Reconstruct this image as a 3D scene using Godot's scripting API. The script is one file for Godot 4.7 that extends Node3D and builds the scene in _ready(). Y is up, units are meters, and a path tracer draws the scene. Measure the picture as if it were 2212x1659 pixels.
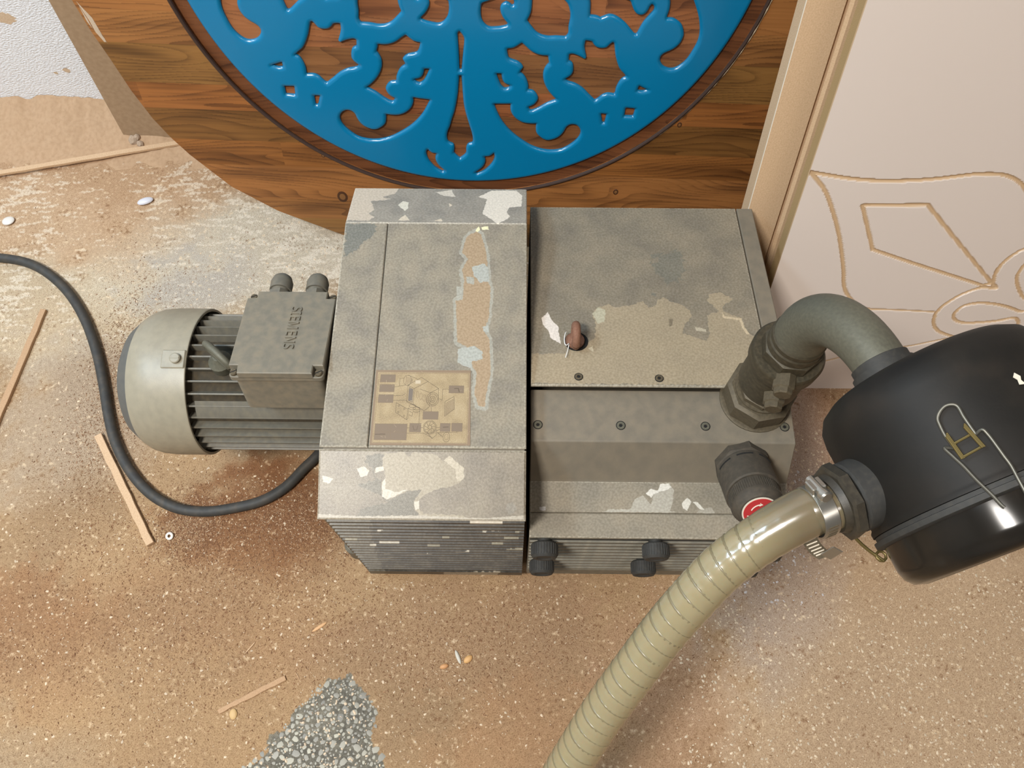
extends Node3D
# A dusty vacuum pump on a workshop floor, in front of leaning boards. Metres, y up, the back wall at z = -1.21.

class Shape:
	var p := PackedVector3Array()
	var u := PackedVector2Array()
	var c := PackedColorArray()
	var tint := Color.WHITE
	var uo := Vector3.ZERO
	var ux := Vector3.RIGHT
	var uy := Vector3.BACK

	func tri(a: Vector3, b: Vector3, d: Vector3) -> void:   # counter-clockwise seen from outside
		if (b - a).cross(d - a).length_squared() < 1e-18:
			return
		for q in [a, d, b]:
			p.append(q)
			u.append(Vector2((q - uo).dot(ux), (q - uo).dot(uy)))
			c.append(tint)

	func quad(a: Vector3, b: Vector3, d: Vector3, e: Vector3) -> void:
		tri(a, b, d)
		tri(a, d, e)

	func out(pts: Array, mid: Vector3) -> void:   # a convex face turned away from mid
		var n: Vector3 = (pts[1] - pts[0]).cross(pts[2] - pts[0])
		var m := Vector3.ZERO
		for q in pts:
			m += q
		if n.dot(m / pts.size() - mid) < 0.0:
			pts.reverse()
		for i in range(1, pts.size() - 1):
			tri(pts[0], pts[i], pts[i + 1])

	func box(at: Transform3D, size: Vector3, b := 0.001) -> void:
		var h := size / 2.0
		b = minf(b, minf(h.x, minf(h.y, h.z)) * 0.9)
		var k := {}
		for x in [-1, 1]:
			for y in [-1, 1]:
				for z in [-1, 1]:
					k[[x, y, z, 0]] = at * Vector3(x * h.x, y * (h.y - b), z * (h.z - b))
					k[[x, y, z, 1]] = at * Vector3(x * (h.x - b), y * h.y, z * (h.z - b))
					k[[x, y, z, 2]] = at * Vector3(x * (h.x - b), y * (h.y - b), z * h.z)
		var o := at.origin
		for s in [-1, 1]:
			out([k[[s, -1, -1, 0]], k[[s, 1, -1, 0]], k[[s, 1, 1, 0]], k[[s, -1, 1, 0]]], o)
			out([k[[-1, s, -1, 1]], k[[1, s, -1, 1]], k[[1, s, 1, 1]], k[[-1, s, 1, 1]]], o)
			out([k[[-1, -1, s, 2]], k[[1, -1, s, 2]], k[[1, 1, s, 2]], k[[-1, 1, s, 2]]], o)
			for t in [-1, 1]:
				out([k[[s, t, -1, 0]], k[[s, t, 1, 0]], k[[s, t, 1, 1]], k[[s, t, -1, 1]]], o)
				out([k[[s, -1, t, 0]], k[[s, 1, t, 0]], k[[s, 1, t, 2]], k[[s, -1, t, 2]]], o)
				out([k[[-1, s, t, 1]], k[[1, s, t, 1]], k[[1, s, t, 2]], k[[-1, s, t, 2]]], o)
				for w in [-1, 1]:
					out([k[[s, t, w, 0]], k[[s, t, w, 1]], k[[s, t, w, 2]]], o)

	func lathe(at: Transform3D, profile: Array, sides := 48, turn := 0.0) -> void:   # Vector2(radius, height) upwards along y
		for j in sides:
			var a := TAU * j / sides + turn
			var b := TAU * (j + 1) / sides + turn
			var ca := Vector3(cos(a), 0, sin(a))
			var cb := Vector3(cos(b), 0, sin(b))
			for i in profile.size() - 1:
				var lo: Vector2 = profile[i]
				var hi: Vector2 = profile[i + 1]
				var ul := Vector3(0, lo.y, 0)
				var uh := Vector3(0, hi.y, 0)
				quad(at * (ca * lo.x + ul), at * (ca * hi.x + uh), at * (cb * hi.x + uh), at * (cb * lo.x + ul))

	func tube(path: PackedVector3Array, radii: Array, sides := 16, capped := true, flat := 1.0) -> void:
		var n := path.size()
		var t0 := (path[1] - path[0]).normalized()
		var side := t0.cross(Vector3.UP if absf(t0.y) < 0.9 else Vector3.RIGHT).normalized()
		var rings := []
		for i in n:
			var t := (path[mini(i + 1, n - 1)] - path[maxi(i - 1, 0)]).normalized()
			side = (side - t * side.dot(t)).normalized()
			var up := side.cross(t)
			var r: float = radii[i] if radii.size() == n else radii[0]
			var ring := PackedVector3Array()
			for j in sides:
				var a := TAU * j / sides
				ring.append(path[i] + (side * cos(a) + up * sin(a) * flat) * r)
			rings.append(ring)
		for i in n - 1:
			for j in sides:
				var k := (j + 1) % sides
				quad(rings[i][j], rings[i][k], rings[i + 1][k], rings[i + 1][j])
		if capped:
			for j in sides:
				var k := (j + 1) % sides
				tri(path[0], rings[0][k], rings[0][j])
				tri(path[n - 1], rings[n - 1][j], rings[n - 1][k])

	func prism(at: Transform3D, poly: PackedVector2Array, depth: float, b := 0.0) -> void:   # outline in local xy, pushed along local z
		var n := poly.size()
		var area := 0.0
		for i in n:
			area += poly[i].cross(poly[(i + 1) % n])
		if area < 0.0:
			poly = poly.duplicate()
			poly.reverse()
		var inner := PackedVector2Array()
		for i in n:
			var e0 := (poly[i] - poly[(i + n - 1) % n]).normalized()
			var e1 := (poly[(i + 1) % n] - poly[i]).normalized()
			var m := (Vector2(-e0.y, e0.x) + Vector2(-e1.y, e1.x))
			m = m / maxf(0.5, m.length_squared() / 2.0)
			inner.append(poly[i] + m * b)
		var at_z := func(q: Vector2, z: float) -> Vector3: return at * Vector3(q.x, q.y, z)
		for i in n:
			var k := (i + 1) % n
			quad(at_z.call(poly[i], b), at_z.call(poly[k], b), at_z.call(poly[k], depth - b), at_z.call(poly[i], depth - b))
			if b > 0.0:
				quad(at_z.call(poly[i], depth - b), at_z.call(poly[k], depth - b), at_z.call(inner[k], depth), at_z.call(inner[i], depth))
				quad(at_z.call(inner[i], 0.0), at_z.call(inner[k], 0.0), at_z.call(poly[k], b), at_z.call(poly[i], b))
		var idx := Geometry2D.triangulate_polygon(inner)
		for i in range(0, idx.size(), 3):
			var q := [inner[idx[i]], inner[idx[i + 1]], inner[idx[i + 2]]]
			if (q[1] - q[0]).cross(q[2] - q[0]) < 0.0:
				q.reverse()
			tri(at_z.call(q[0], depth), at_z.call(q[1], depth), at_z.call(q[2], depth))
			tri(at_z.call(q[2], 0.0), at_z.call(q[1], 0.0), at_z.call(q[0], 0.0))

	func mesh(angle := 35.0) -> ArrayMesh:
		var n := p.size()
		var face := PackedVector3Array()
		var near := {}
		for i in range(0, n, 3):
			var f := (p[i + 2] - p[i]).cross(p[i + 1] - p[i])
			face.append(f)
			for k in 3:
				var key := Vector3i((p[i + k] * 50000.0).round())
				if not near.has(key):
					near[key] = PackedInt32Array()
				near[key].append(i / 3)
		var most := cos(deg_to_rad(angle))
		var normal := PackedVector3Array()
		normal.resize(n)
		for i in n:
			var f := face[i / 3]
			var fn := f.normalized()
			var s := Vector3.ZERO
			for k in near[Vector3i((p[i] * 50000.0).round())]:
				var g := face[k]
				if g.normalized().dot(fn) >= most:
					s += g
			normal[i] = s.normalized() if s.length_squared() > 0.0 else fn
		var a := []
		a.resize(Mesh.ARRAY_MAX)
		a[Mesh.ARRAY_VERTEX] = p
		a[Mesh.ARRAY_NORMAL] = normal
		a[Mesh.ARRAY_TEX_UV] = u
		a[Mesh.ARRAY_COLOR] = c
		var m := ArrayMesh.new()
		m.add_surface_from_arrays(Mesh.PRIMITIVE_TRIANGLES, a)
		return m

# ---------- numbers read off the place ----------
const HOLE_LOBE := [-3040,-809,-3061,-878,-3072,-983,-3060,-1083,-3067,-1114,-3147,-1108,-3237,-1142,-3314,-1200,-3364,-1289,-3385,-1371,-3365,-1477,-3304,-1568,-3225,-1627,-3143,-1677,-3106,-1738,-3117,-1806,-3181,-1881,-3284,-1919,-3377,-1907,-3465,-1840,-3535,-1745,-3590,-1595,-3626,-1448,-3621,-1307,-3584,-1171,-3542,-1064,-3472,-935,-3379,-784,-3309,-686,-3232,-623,-3140,-605,-3062,-644,-3029,-724]
const HOLE_VEE := [-1856,-898,-1874,-984,-1891,-1152,-1945,-1153,-2009,-1161,-2057,-1180,-2098,-1159,-2173,-1126,-2244,-1126,-2340,-1164,-2453,-1237,-2553,-1331,-2620,-1391,-2656,-1393,-2678,-1321,-2718,-1208,-2777,-1104,-2838,-1014,-2828,-948,-2791,-920,-2767,-953,-2744,-1034,-2685,-1093,-2614,-1093,-2550,-1044,-2498,-964,-2465,-905,-2412,-883,-2337,-862,-2241,-817,-2060,-779,-1890,-809]
const HOLE_STAR := [-2309,-1553,-2275,-1585,-2226,-1645,-2143,-1663,-2066,-1647,-2014,-1604,-1981,-1563,-1887,-1555,-1880,-1634,-1903,-1725,-1941,-1828,-1916,-1862,-1815,-1814,-1717,-1786,-1660,-1797,-1664,-1899,-1729,-1935,-1755,-2009,-1758,-2103,-1719,-2163,-1645,-2221,-1707,-2258,-1828,-2289,-1963,-2363,-2083,-2470,-2192,-2561,-2238,-2526,-2300,-2459,-2385,-2422,-2500,-2430,-2501,-2317,-2535,-2203,-2584,-2133,-2634,-2111,-2584,-2060,-2507,-1993,-2447,-1896,-2393,-1771,-2358,-1650,-2334,-1569]
const HOLE_LEAF := [-896,-1664,-849,-1706,-773,-1756,-677,-1774,-688,-1847,-728,-1932,-856,-1973,-926,-2020,-957,-2064,-911,-2156,-982,-2204,-1034,-2283,-1068,-2384,-1065,-2450,-1151,-2462,-1214,-2516,-1249,-2597,-1222,-2674,-1173,-2727,-1103,-2762,-1126,-2815,-1177,-2819,-1287,-2758,-1415,-2665,-1557,-2592,-1477,-2530,-1380,-2418,-1313,-2293,-1287,-2184,-1292,-2089,-1327,-2008,-1363,-1969,-1340,-1895,-1332,-1843,-1240,-1847,-1143,-1829,-1044,-1781,-965,-1715]
const HOLE_BOOT := [-996,-963,-1000,-1138,-978,-1238,-949,-1304,-1009,-1373,-1099,-1467,-1194,-1516,-1314,-1531,-1421,-1518,-1567,-1517,-1600,-1458,-1590,-1347,-1598,-1210,-1574,-1095,-1526,-1002,-1438,-930,-1342,-859,-1209,-835,-1082,-870,-1008,-910]
const HOLE_CURL := [-250,-1089,-237,-1187,-252,-1311,-305,-1398,-387,-1447,-512,-1437,-600,-1417,-666,-1394,-650,-1363,-593,-1303,-548,-1226,-529,-1147,-551,-1084,-610,-1040,-663,-1058,-701,-1090,-735,-1079,-731,-1026,-685,-995,-614,-974,-485,-993,-357,-1046]
const HOLE_SLIT := [-74,-1546,-100,-1585,-94,-1678,-81,-1820,-68,-2014,-59,-2182,-22,-2180,-13,-2010,-3,-1843,6,-1671,-28,-1598]
const HOLE_SPADE := [-61,-2283,-65,-2389,-73,-2591,-94,-2771,-122,-2942,-163,-3088,-193,-3221,-230,-3327,-242,-3447,-215,-3529,-123,-3575,-109,-3651,-120,-3745,-53,-3818,-6,-3854,53,-3802,97,-3736,94,-3636,124,-3557,201,-3521,205,-3445,181,-3326,145,-3211,109,-3097,67,-2956,31,-2790,7,-2585,-11,-2385,-21,-2280]
const HOLE_CRESCENT := [-805,-2727,-682,-2739,-528,-2748,-585,-2877,-661,-3024,-777,-3177,-907,-3303,-1064,-3418,-1222,-3512,-1404,-3571,-1585,-3584,-1762,-3544,-1906,-3436,-2009,-3311,-2042,-3198,-2015,-3110,-1947,-3049,-1860,-3042,-1790,-3094,-1754,-3191,-1692,-3288,-1595,-3354,-1470,-3382,-1352,-3321,-1278,-3228,-1264,-3069,-1177,-3077,-1051,-3068,-937,-3016,-847,-2925,-807,-2824]
const HOLE_CLAW := [-579,-3709,-514,-3774,-422,-3790,-442,-3894,-395,-4018,-274,-4138,-308,-4165,-435,-4085,-555,-3934,-600,-3795]
const HOLE_COMMA := [-618,-2204,-534,-2203,-572,-2301,-629,-2408,-686,-2454,-743,-2442,-784,-2399,-742,-2386,-676,-2360,-637,-2296]
const HOLE_DIAMOND := [-2887,-2669,-2727,-2662,-2729,-2815,-2880,-2810]
const HOLE_WEDGE := [-3030,-2314,-2866,-2252,-2855,-2330,-2934,-2341]
const HOLE_NOTCH := [-2426,-2803,-2330,-2801,-2380,-2972,-2420,-2969]
const BOARD_LEFT := [-6587,4886,-6508,4429,-6387,3942,-6273,3423,-6108,2904,-5928,2526,-5721,2188,-5188,1501,-4481,943,-3372,348]
const GROOVE_A := [2,4536,244,4492,559,4441,869,4411,1171,4406,1468,4416,1757,4442,2038,4485,2280,4522,2515,4528,2706,4502,2878,4433,3032,4328,3188,4172]
const GROOVE_B := [2,4536,149,4409,334,4195,499,3924,696,3563,878,3157,1038,2758,1115,2521,1229,2307,1405,2121,1587,1995,1691,1964]
const GROOVE_C := [911,3990,1381,4002,1832,4007,2517,3367,3375,2576]
const GROOVE_D := [911,3990,1334,3190,2043,2929,2690,2703,3274,2499,3396,2531]
const GROOVE_E := [3375,2576,3528,2441,3317,2454,3164,2391,2996,2250,2852,2042,2816,1847,2873,1649,3013,1481,3224,1380,3478,1296]
const GROOVE_F := [3461,2486,3387,2695,3380,2900,3460,3100,3574,3227,3688,3297]
const GROOVE_G := [4257,1978,4192,1945,4134,1944,3902,2038,3613,2108,3334,2112,3161,2030,3113,1867,3174,1752,3312,1681,3595,1684,3884,1728,4135,1797,4263,1632,4137,1494,4026,1320]
const GROOVE_H := [3763,3019,3734,2904,3728,2729,3804,2550,3964,2338,4058,2246,4194,2153]
const GROOVE_I := [4336,1076,4381,1290,4388,1498,4469,1601]
const THIN_GROOVE_A := [1691,1964,1950,1961,2307,1945,2763,1918]
const THIN_GROOVE_B := [1343,708,1653,842,2716,1127,3081,1256,3383,1347]
const BACK_A := [4,-20,259,24,244,165,174,273,224,340,113,396,145,647,117,747,154,844,133,941,-3,947]
const BACK_B := [271,508,293,388,328,421,331,606,317,673]
const BACK_C := [722,251,798,55,941,49,975,206,971,514,902,550,889,684,906,814,878,912,840,1010,813,915,752,722,763,522,774,318]
const BACK_D := [473,121,566,47,591,256,523,224]
const BACK_E := [285,935,321,772,353,933]
const BACK_F := [483,944,526,878,535,951]
const BACK_G := [558,429,580,496,564,547]
const TOP_A := [752,56,771,114,786,170,796,283,810,315,804,445,784,513,809,548,820,676,816,719,801,780,796,835,762,830,744,781,751,698,722,653,714,601,687,577,646,561,638,459,629,374,664,353,669,288,654,233,686,177,663,155,650,144,669,75,688,57,726,40]
const TOP_B := [706,216,775,199,795,227,802,282,753,291,721,261]
const TOP_C := [650,591,733,577,776,600,777,635,724,646,731,680,653,651]
const TOP_D := [3,2,168,1,167,48,81,141,15,170]
const TOP_E := [677,261,721,266,722,299,685,294]
const TOP_F := [718,38,737,14,744,32,731,44]
const TOP_G := [750,20,788,14,792,32,757,33]
const TOP_H := [629,306,667,316,663,371,633,376]
const TOP_I := [772,492,802,486,809,518,779,513]
const FRONT_A := [240,73,317,71,312,240,274,279,268,391,307,428,309,670,341,716,431,592,495,572,464,740,464,852,510,925,189,953,214,840,342,744,302,652,218,542,192,506,275,429,261,261,221,168]
const FRONT_B := [317,53,414,35,434,106,453,34,569,64,595,148,615,157,634,91,660,156,702,267,700,398,674,474,649,512,559,570,521,627,489,702,490,833,510,906,696,920,715,956,510,981,471,852,464,740,501,572,437,573,392,631,335,707,312,670,307,465,326,390,322,278,274,335,277,260,309,240,308,128]
const FRONT_C := [311,465,326,408,327,558,379,603,437,564,392,631,335,711,310,670]
const FRONT_D := [602,148,631,81,702,248,703,398,668,455,661,268]
const FRONT_E := [186,272,222,243,248,298,236,374,204,393]
const FRONT_F := [23,379,75,415,56,491,24,473]
const FRONT_G := [274,335,277,260,312,240,319,296]
const FRONT_H := [913,746,939,727,959,838,927,913,907,839]
const FRONT_I := [464,740,489,721,490,833,471,852]
const COVER_A := [271,639,296,603,345,581,373,602,451,587,501,565,521,601,558,586,567,556,598,545,625,571,671,585,703,613,707,649,677,685,658,740,758,774,774,739,776,641,832,619,787,562,798,525,854,513,904,553,854,590,850,619,927,654,930,703,947,737,990,758,953,994,-13,991,-12,849,135,847,276,765,285,696]
const COVER_B := [47,663,76,631,88,662,99,684,122,711,121,739,131,800,86,767,75,726,52,698]
const COVER_C := [844,619,852,644,926,657,930,703,947,737,935,741,918,703,913,665,844,655]
const COVER_D := [271,639,296,603,331,617,321,681,291,689]
const COVER_E := [710,698,760,715,761,729,718,723]
const COVER_F := [606,664,624,660,617,696,605,703]
const COVER_G := [244,819,265,806,266,836]
const COVER_H := [574,296,682,278,726,334,694,443,618,474,566,383]
const COVER_I := [541,520,571,519,568,545,539,538]
const STEP_A := [400,380,410,310,441,240,473,400,483,192,509,122,519,52,545,28,561,142,556,396,546,512,588,537,281,539,317,487,390,484,400,426]
const STEP_B := [452,205,472,123,498,157,508,41,540,28,553,97,514,167,483,215,473,284]
const STEP_C := [593,371,613,278,629,347,614,509,598,463]
const STEP_D := [634,346,655,357,681,483,661,472]
const STEP_E := [661,484,707,435,723,550,650,542]
const STEP_F := [38,464,64,452,64,521,41,522]
const CABLE := [-1083,-846,-1009,-840,-952,-830,-900,-804,-849,-760,-804,-701,-767,-633,-740,-568,-720,-514,-696,-462,-661,-412,-617,-371,-569,-347,-521,-341,-471,-348,-426,-361,-390,-385,-362,-419,-341,-444,-314,-492,-295,-554]
const STICKS := [-892,-728,-924,-447,-732,-477,-602,-286,-449,-32,-353,-82,-1118,-1027,-675,-1130]
const GREY_PATCH := [-293,-78,-251,-89,-227,-59,-207,-33,-214,6,-192,31,-184,127,-418,129,-397,44,-355,1,-331,-32]
const CRACK := [371,-204,370,-147,374,-106,377,-52,373,37,372,98]
const BITS := [-574,-301,-751,-980,-87,-115,-71,-112,-108,-101,-1015,-930,-426,-29,-309,-158,-412,-203,-555,-331]
const MISC := [-461,-805,-829,-844,-900,-700,-421,-381,-780,-178,605,-101,281,-98,-576,-56,65,-62,-995,-1142,-685,-803,564,-527]
const CLIP_LOOP := [3498,7385,-2143,3468,7383,-2214,3438,7382,-2291,3413,7383,-2368,3382,7372,-2392,3339,7348,-2389,3303,7319,-2354,3286,7296,-2304,3296,7289,-2249,3318,7285,-2173,3349,7288,-2101,3360,7286,-2064]
const CLIP_ARM_A := [3298,7279,-2066,3337,7291,-1999,3392,7308,-1913,3457,7324,-1798,3533,7345,-1677,3574,7354,-1604,3593,7360,-1579]
const CLIP_ARM_B := [3524,7434,-2163,3557,7440,-2117,3594,7443,-2035,3630,7445,-1949,3662,7447,-1875,3691,7444,-1775,3715,7441,-1693,3737,7439,-1611]
const CLIP_BARS := [3357,7316,-2091,3470,7395,-2146,3402,7320,-1983,3525,7403,-2046]
const CAN_CHIP := [3889,7454,-2572,3877,7455,-2454]
const HOSE_PATH := [315,647,-199,275,637,-188,261,632,-184,244,625,-177,216,610,-162,186,589,-141,160,566,-115,137,539,-89,114,509,-59,90,475,-27,71,444,2,54,409,30,34,347,70,13,271,117]

var rng := RandomNumberGenerator.new()
var used := {}
var M := {}

func numbered(n: String) -> String:
	if not used.has(n):
		used[n] = 0
		return n
	used[n] += 1
	return "%s_%03d" % [n, used[n]]

func thing(n: String, label: String, category: String, at := Vector3.ZERO, group := "") -> Node3D:
	var o := Node3D.new()
	o.name = numbered(n)
	o.position = at
	add_child(o)
	return tag(o, label, category, group)

func tag(o: Node3D, label: String, category: String, group := "") -> Node3D:
	o.set_meta("label", label)
	o.set_meta("category", category)
	if group:
		o.set_meta("group", group)
	return o

func part(n: String, s: Shape, m: Material, parent: Node3D = self, angle := 35.0) -> MeshInstance3D:   # one mesh; points are given in the world
	return put(n, s.mesh(angle), m, parent)

func put(n: String, mesh: Mesh, m: Material, parent: Node3D = self) -> MeshInstance3D:
	var o := MeshInstance3D.new()
	o.name = numbered(n) if parent == self else n
	o.mesh = mesh
	o.material_override = m
	parent.add_child(o, true)
	return o

func moved(o: Node3D, to: Vector3) -> void:   # keeps the points in the world while a thing's node stands at its base
	for k in o.get_children():
		if k is Node3D:
			k.position -= to
	o.position = to

func shell(o: MeshInstance3D) -> MeshInstance3D:
	o.set_meta("kind", "structure")
	return o

func along(at: Vector3, dir: Vector3) -> Transform3D:   # local y runs along dir
	var y := dir.normalized()
	var x := y.cross(Vector3.BACK if absf(y.z) < 0.9 else Vector3.UP).normalized()
	return Transform3D(Basis(x, y, x.cross(y)), at)

func frame(at: Vector3, x: Vector3, y: Vector3) -> Transform3D:
	x = x.normalized()
	y = y.normalized()
	return Transform3D(Basis(x, y, x.cross(y)), at)

func pairs(a: Array, k := 1000.0) -> PackedVector2Array:
	var o := PackedVector2Array()
	for i in range(0, a.size(), 2):
		o.append(Vector2(a[i], a[i + 1]) / k)
	return o

func triples(a: Array, k := 1000.0) -> PackedVector3Array:
	var o := PackedVector3Array()
	for i in range(0, a.size(), 3):
		o.append(Vector3(a[i], a[i + 1], a[i + 2]) / k)
	return o

func curve(pts: PackedVector3Array, step := 0.006) -> PackedVector3Array:   # Catmull-Rom through the points
	var o := PackedVector3Array()
	for i in pts.size() - 1:
		var a := pts[maxi(i - 1, 0)]
		var d := pts[mini(i + 2, pts.size() - 1)]
		var n := maxi(1, int(pts[i].distance_to(pts[i + 1]) / step))
		for k in n:
			o.append(pts[i].cubic_interpolate(pts[i + 1], a, d, float(k) / n))
	o.append(pts[pts.size() - 1])
	return o

func rounded(pts: PackedVector2Array, r: float, n := 5) -> PackedVector2Array:
	var o := PackedVector2Array()
	for i in pts.size():
		var a := pts[(i + pts.size() - 1) % pts.size()]
		var b := pts[i]
		var d := pts[(i + 1) % pts.size()]
		var k := minf(r, minf(a.distance_to(b), b.distance_to(d)) * 0.45)
		var s := b + (a - b).normalized() * k
		var e := b + (d - b).normalized() * k
		for j in n + 1:
			var t := float(j) / n
			o.append(s.lerp(b, t).lerp(b.lerp(e, t), t))
	return o

func rect(w: float, h: float, r := 0.0) -> PackedVector2Array:
	var q := PackedVector2Array([Vector2(-w, -h) / 2, Vector2(w, -h) / 2, Vector2(w, h) / 2, Vector2(-w, h) / 2])
	return rounded(q, r) if r > 0.0 else q

func across(s: Shape, zy: Array, x0: float, x1: float, b := 0.0, r := 0.0) -> void:   # a profile in (z, y) pushed along x
	var q := PackedVector2Array()
	for v in zy:
		q.append(Vector2(-v.x, v.y))
	if r > 0.0:
		q = rounded(q, r, 3)
	s.prism(Transform3D(Basis(Vector3(0, 0, -1), Vector3.UP, Vector3.RIGHT), Vector3(x0, 0, 0)), q, x1 - x0, b)

# ---------- materials ----------
func noise(seed_: int, freq: float, octaves := 4, kind := FastNoiseLite.TYPE_SIMPLEX_SMOOTH) -> FastNoiseLite:
	var n := FastNoiseLite.new()
	n.seed = seed_
	n.frequency = freq
	n.noise_type = kind
	n.fractal_octaves = octaves
	return n

func ramp(stops: Array) -> Gradient:
	var g := Gradient.new()
	var at := PackedFloat32Array()
	var col := PackedColorArray()
	for s in stops:
		at.append(s[0])
		col.append(s[1])
	g.offsets = at
	g.colors = col
	return g

func ntex(n: FastNoiseLite, size: int, g: Gradient = null) -> NoiseTexture2D:
	var t := NoiseTexture2D.new()
	t.width = size
	t.height = size
	t.seamless = true
	t.noise = n
	t.color_ramp = g
	return t

func rgb(r: float, g: float, b: float) -> Color:
	return Color(r / 255.0, g / 255.0, b / 255.0)

func plain(c: Color, rough := 0.6, metal := 0.0) -> StandardMaterial3D:
	var m := StandardMaterial3D.new()
	m.albedo_color = c
	m.roughness = rough
	m.metallic = metal
	return m

func speckled(lo: Color, mid: Color, hi: Color, scale: float, rough := 0.7, metal := 0.0, relief := 0.0, seed_ := 1, freq := 0.03) -> StandardMaterial3D:   # scale: repeats a metre
	var m := plain(Color.WHITE, rough, metal)
	m.albedo_texture = ntex(noise(seed_, freq, 5), 512, ramp([[0.2, mid.lerp(lo, 0.42)], [0.5, mid], [0.8, mid.lerp(hi, 0.42)]]))
	m.uv1_triplanar = true
	m.uv1_world_triplanar = true
	m.uv1_scale = Vector3.ONE * scale
	if relief > 0.0:
		m.heightmap_enabled = true
		m.heightmap_texture = M.grain
		m.heightmap_scale = relief
	return m

func painted(w: int, h: int, tones: Array, chips: Array, seed_: int, wear := 0.45) -> Image:   # a plate's paint: mottled tones, then chips and stains of given outlines
	var owner := PackedByteArray()
	owner.resize(w * h)
	var k := 0
	for chip in chips:
		k += 1
		var pts: PackedVector2Array = chip[0]
		var q := PackedVector2Array()
		var rag: float = chip[2]
		for i in pts.size():
			var a := pts[i] * Vector2(w, h)
			var b := pts[(i + 1) % pts.size()] * Vector2(w, h)
			var n := maxi(1, int(a.distance_to(b) / 5.0))
			for j in n:
				q.append(a.lerp(b, float(j) / n) + (Vector2(rng.randf() - 0.5, rng.randf() - 0.5) * rag * 2.0 if j else Vector2.ZERO))
		var lo := h
		var hi := 0
		for v in q:
			lo = mini(lo, int(v.y))
			hi = maxi(hi, int(v.y) + 1)
		for y in range(maxi(lo, 0), mini(hi, h)):
			var cut := []
			for i in q.size():
				var a := q[i]
				var b := q[(i + 1) % q.size()]
				if (a.y <= y + 0.5) != (b.y <= y + 0.5):
					cut.append(a.x + (y + 0.5 - a.y) / (b.y - a.y) * (b.x - a.x))
			cut.sort()
			for i in range(0, cut.size() - 1, 2):
				for x in range(maxi(0, int(cut[i])), mini(w, int(cut[i + 1]))):
					owner[y * w + x] = k
	var im := Image.create(w, h, false, Image.FORMAT_RGB8)
	var broad := noise(seed_, 5.0 / w, 4)
	var fine := noise(seed_ + 1, 0.12, 3)
	for y in h:
		for x in w:
			var v := clampf(broad.get_noise_2d(x, y) * 0.75 + 0.5, 0.0, 1.0)
			var f := fine.get_noise_2d(x, y)
			var col: Color = tones[0].lerp(tones[1], minf(v * 2.0, 1.0)).lerp(tones[2], maxf(v * 2.0 - 1.0, 0.0))
			var o := owner[y * w + x]
			if o:
				col = col.lerp(chips[o - 1][1], chips[o - 1][3] if chips[o - 1].size() > 3 else 0.92)
			var rim := mini(mini(x, w - 1 - x), mini(y, h - 1 - y))
			if rim < 5 and wear > 0.0:
				col = col.lerp(rgb(206, 198, 180), clampf((5 - rim) / 5.0 * wear + f * 0.25, 0.0, 0.6))
			im.set_pixel(x, y, Color(col.r + f * 0.07, col.g + f * 0.07, col.b + f * 0.07))
	return im

func textured(im: Image, rough := 0.75, metal := 0.0, relief := 0.015) -> StandardMaterial3D:
	var m := plain(Color.WHITE, rough, metal)
	im.generate_mipmaps()
	m.albedo_texture = ImageTexture.create_from_image(im)
	m.heightmap_enabled = relief > 0.0
	m.heightmap_texture = M.grain if relief > 0.0 else null
	m.heightmap_scale = relief
	return m

func plate(s: Shape, o: Vector3, ey: Vector3, w: float, h: float, thick: float, b := 0.0012, x0 := 0.0, x1 := -1.0) -> void:   # a sheet whose outer face starts at o and runs along +x and ey; texture spans it once
	if x1 < 0.0:
		x1 = w
	ey = ey.normalized()
	s.uo = o
	s.ux = Vector3.RIGHT / w
	s.uy = ey / h
	var f := frame(o, Vector3.RIGHT, -ey)
	f.origin = o + f.basis.z * -thick
	s.prism(f, PackedVector2Array([Vector2(x0, -h), Vector2(x1, -h), Vector2(x1, 0), Vector2(x0, 0)]), thick, b)

func line(im: Image, a: Vector2, b: Vector2, c: Color, w := 1) -> void:
	var n := int(a.distance_to(b)) + 1
	for i in n + 1:
		var q := a.lerp(b, float(i) / n)
		im.fill_rect(Rect2i(int(q.x), int(q.y), w, w), c)

func strokes(im: Image, pts: Array, c: Color, w := 1) -> void:
	for i in range(0, pts.size() - 2, 2):
		line(im, Vector2(pts[i], pts[i + 1]), Vector2(pts[i + 2], pts[i + 3]), c, w)

func oval(im: Image, x: float, y: float, rx: float, ry: float, c: Color, from := 0.0, to := TAU) -> void:
	var n := int((rx + ry) * 3.0)
	for i in n + 1:
		var a := lerpf(from, to, float(i) / n)
		im.fill_rect(Rect2i(int(x + cos(a) * rx), int(y + sin(a) * ry), 2, 2), c)

func _ready() -> void:
	rng.seed = 7
	camera_and_light()
	materials()
	room()
	wooden_panel()
	boards()
	pump()
	filter_and_hose()
	small_things()
	sawdust()

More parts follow.
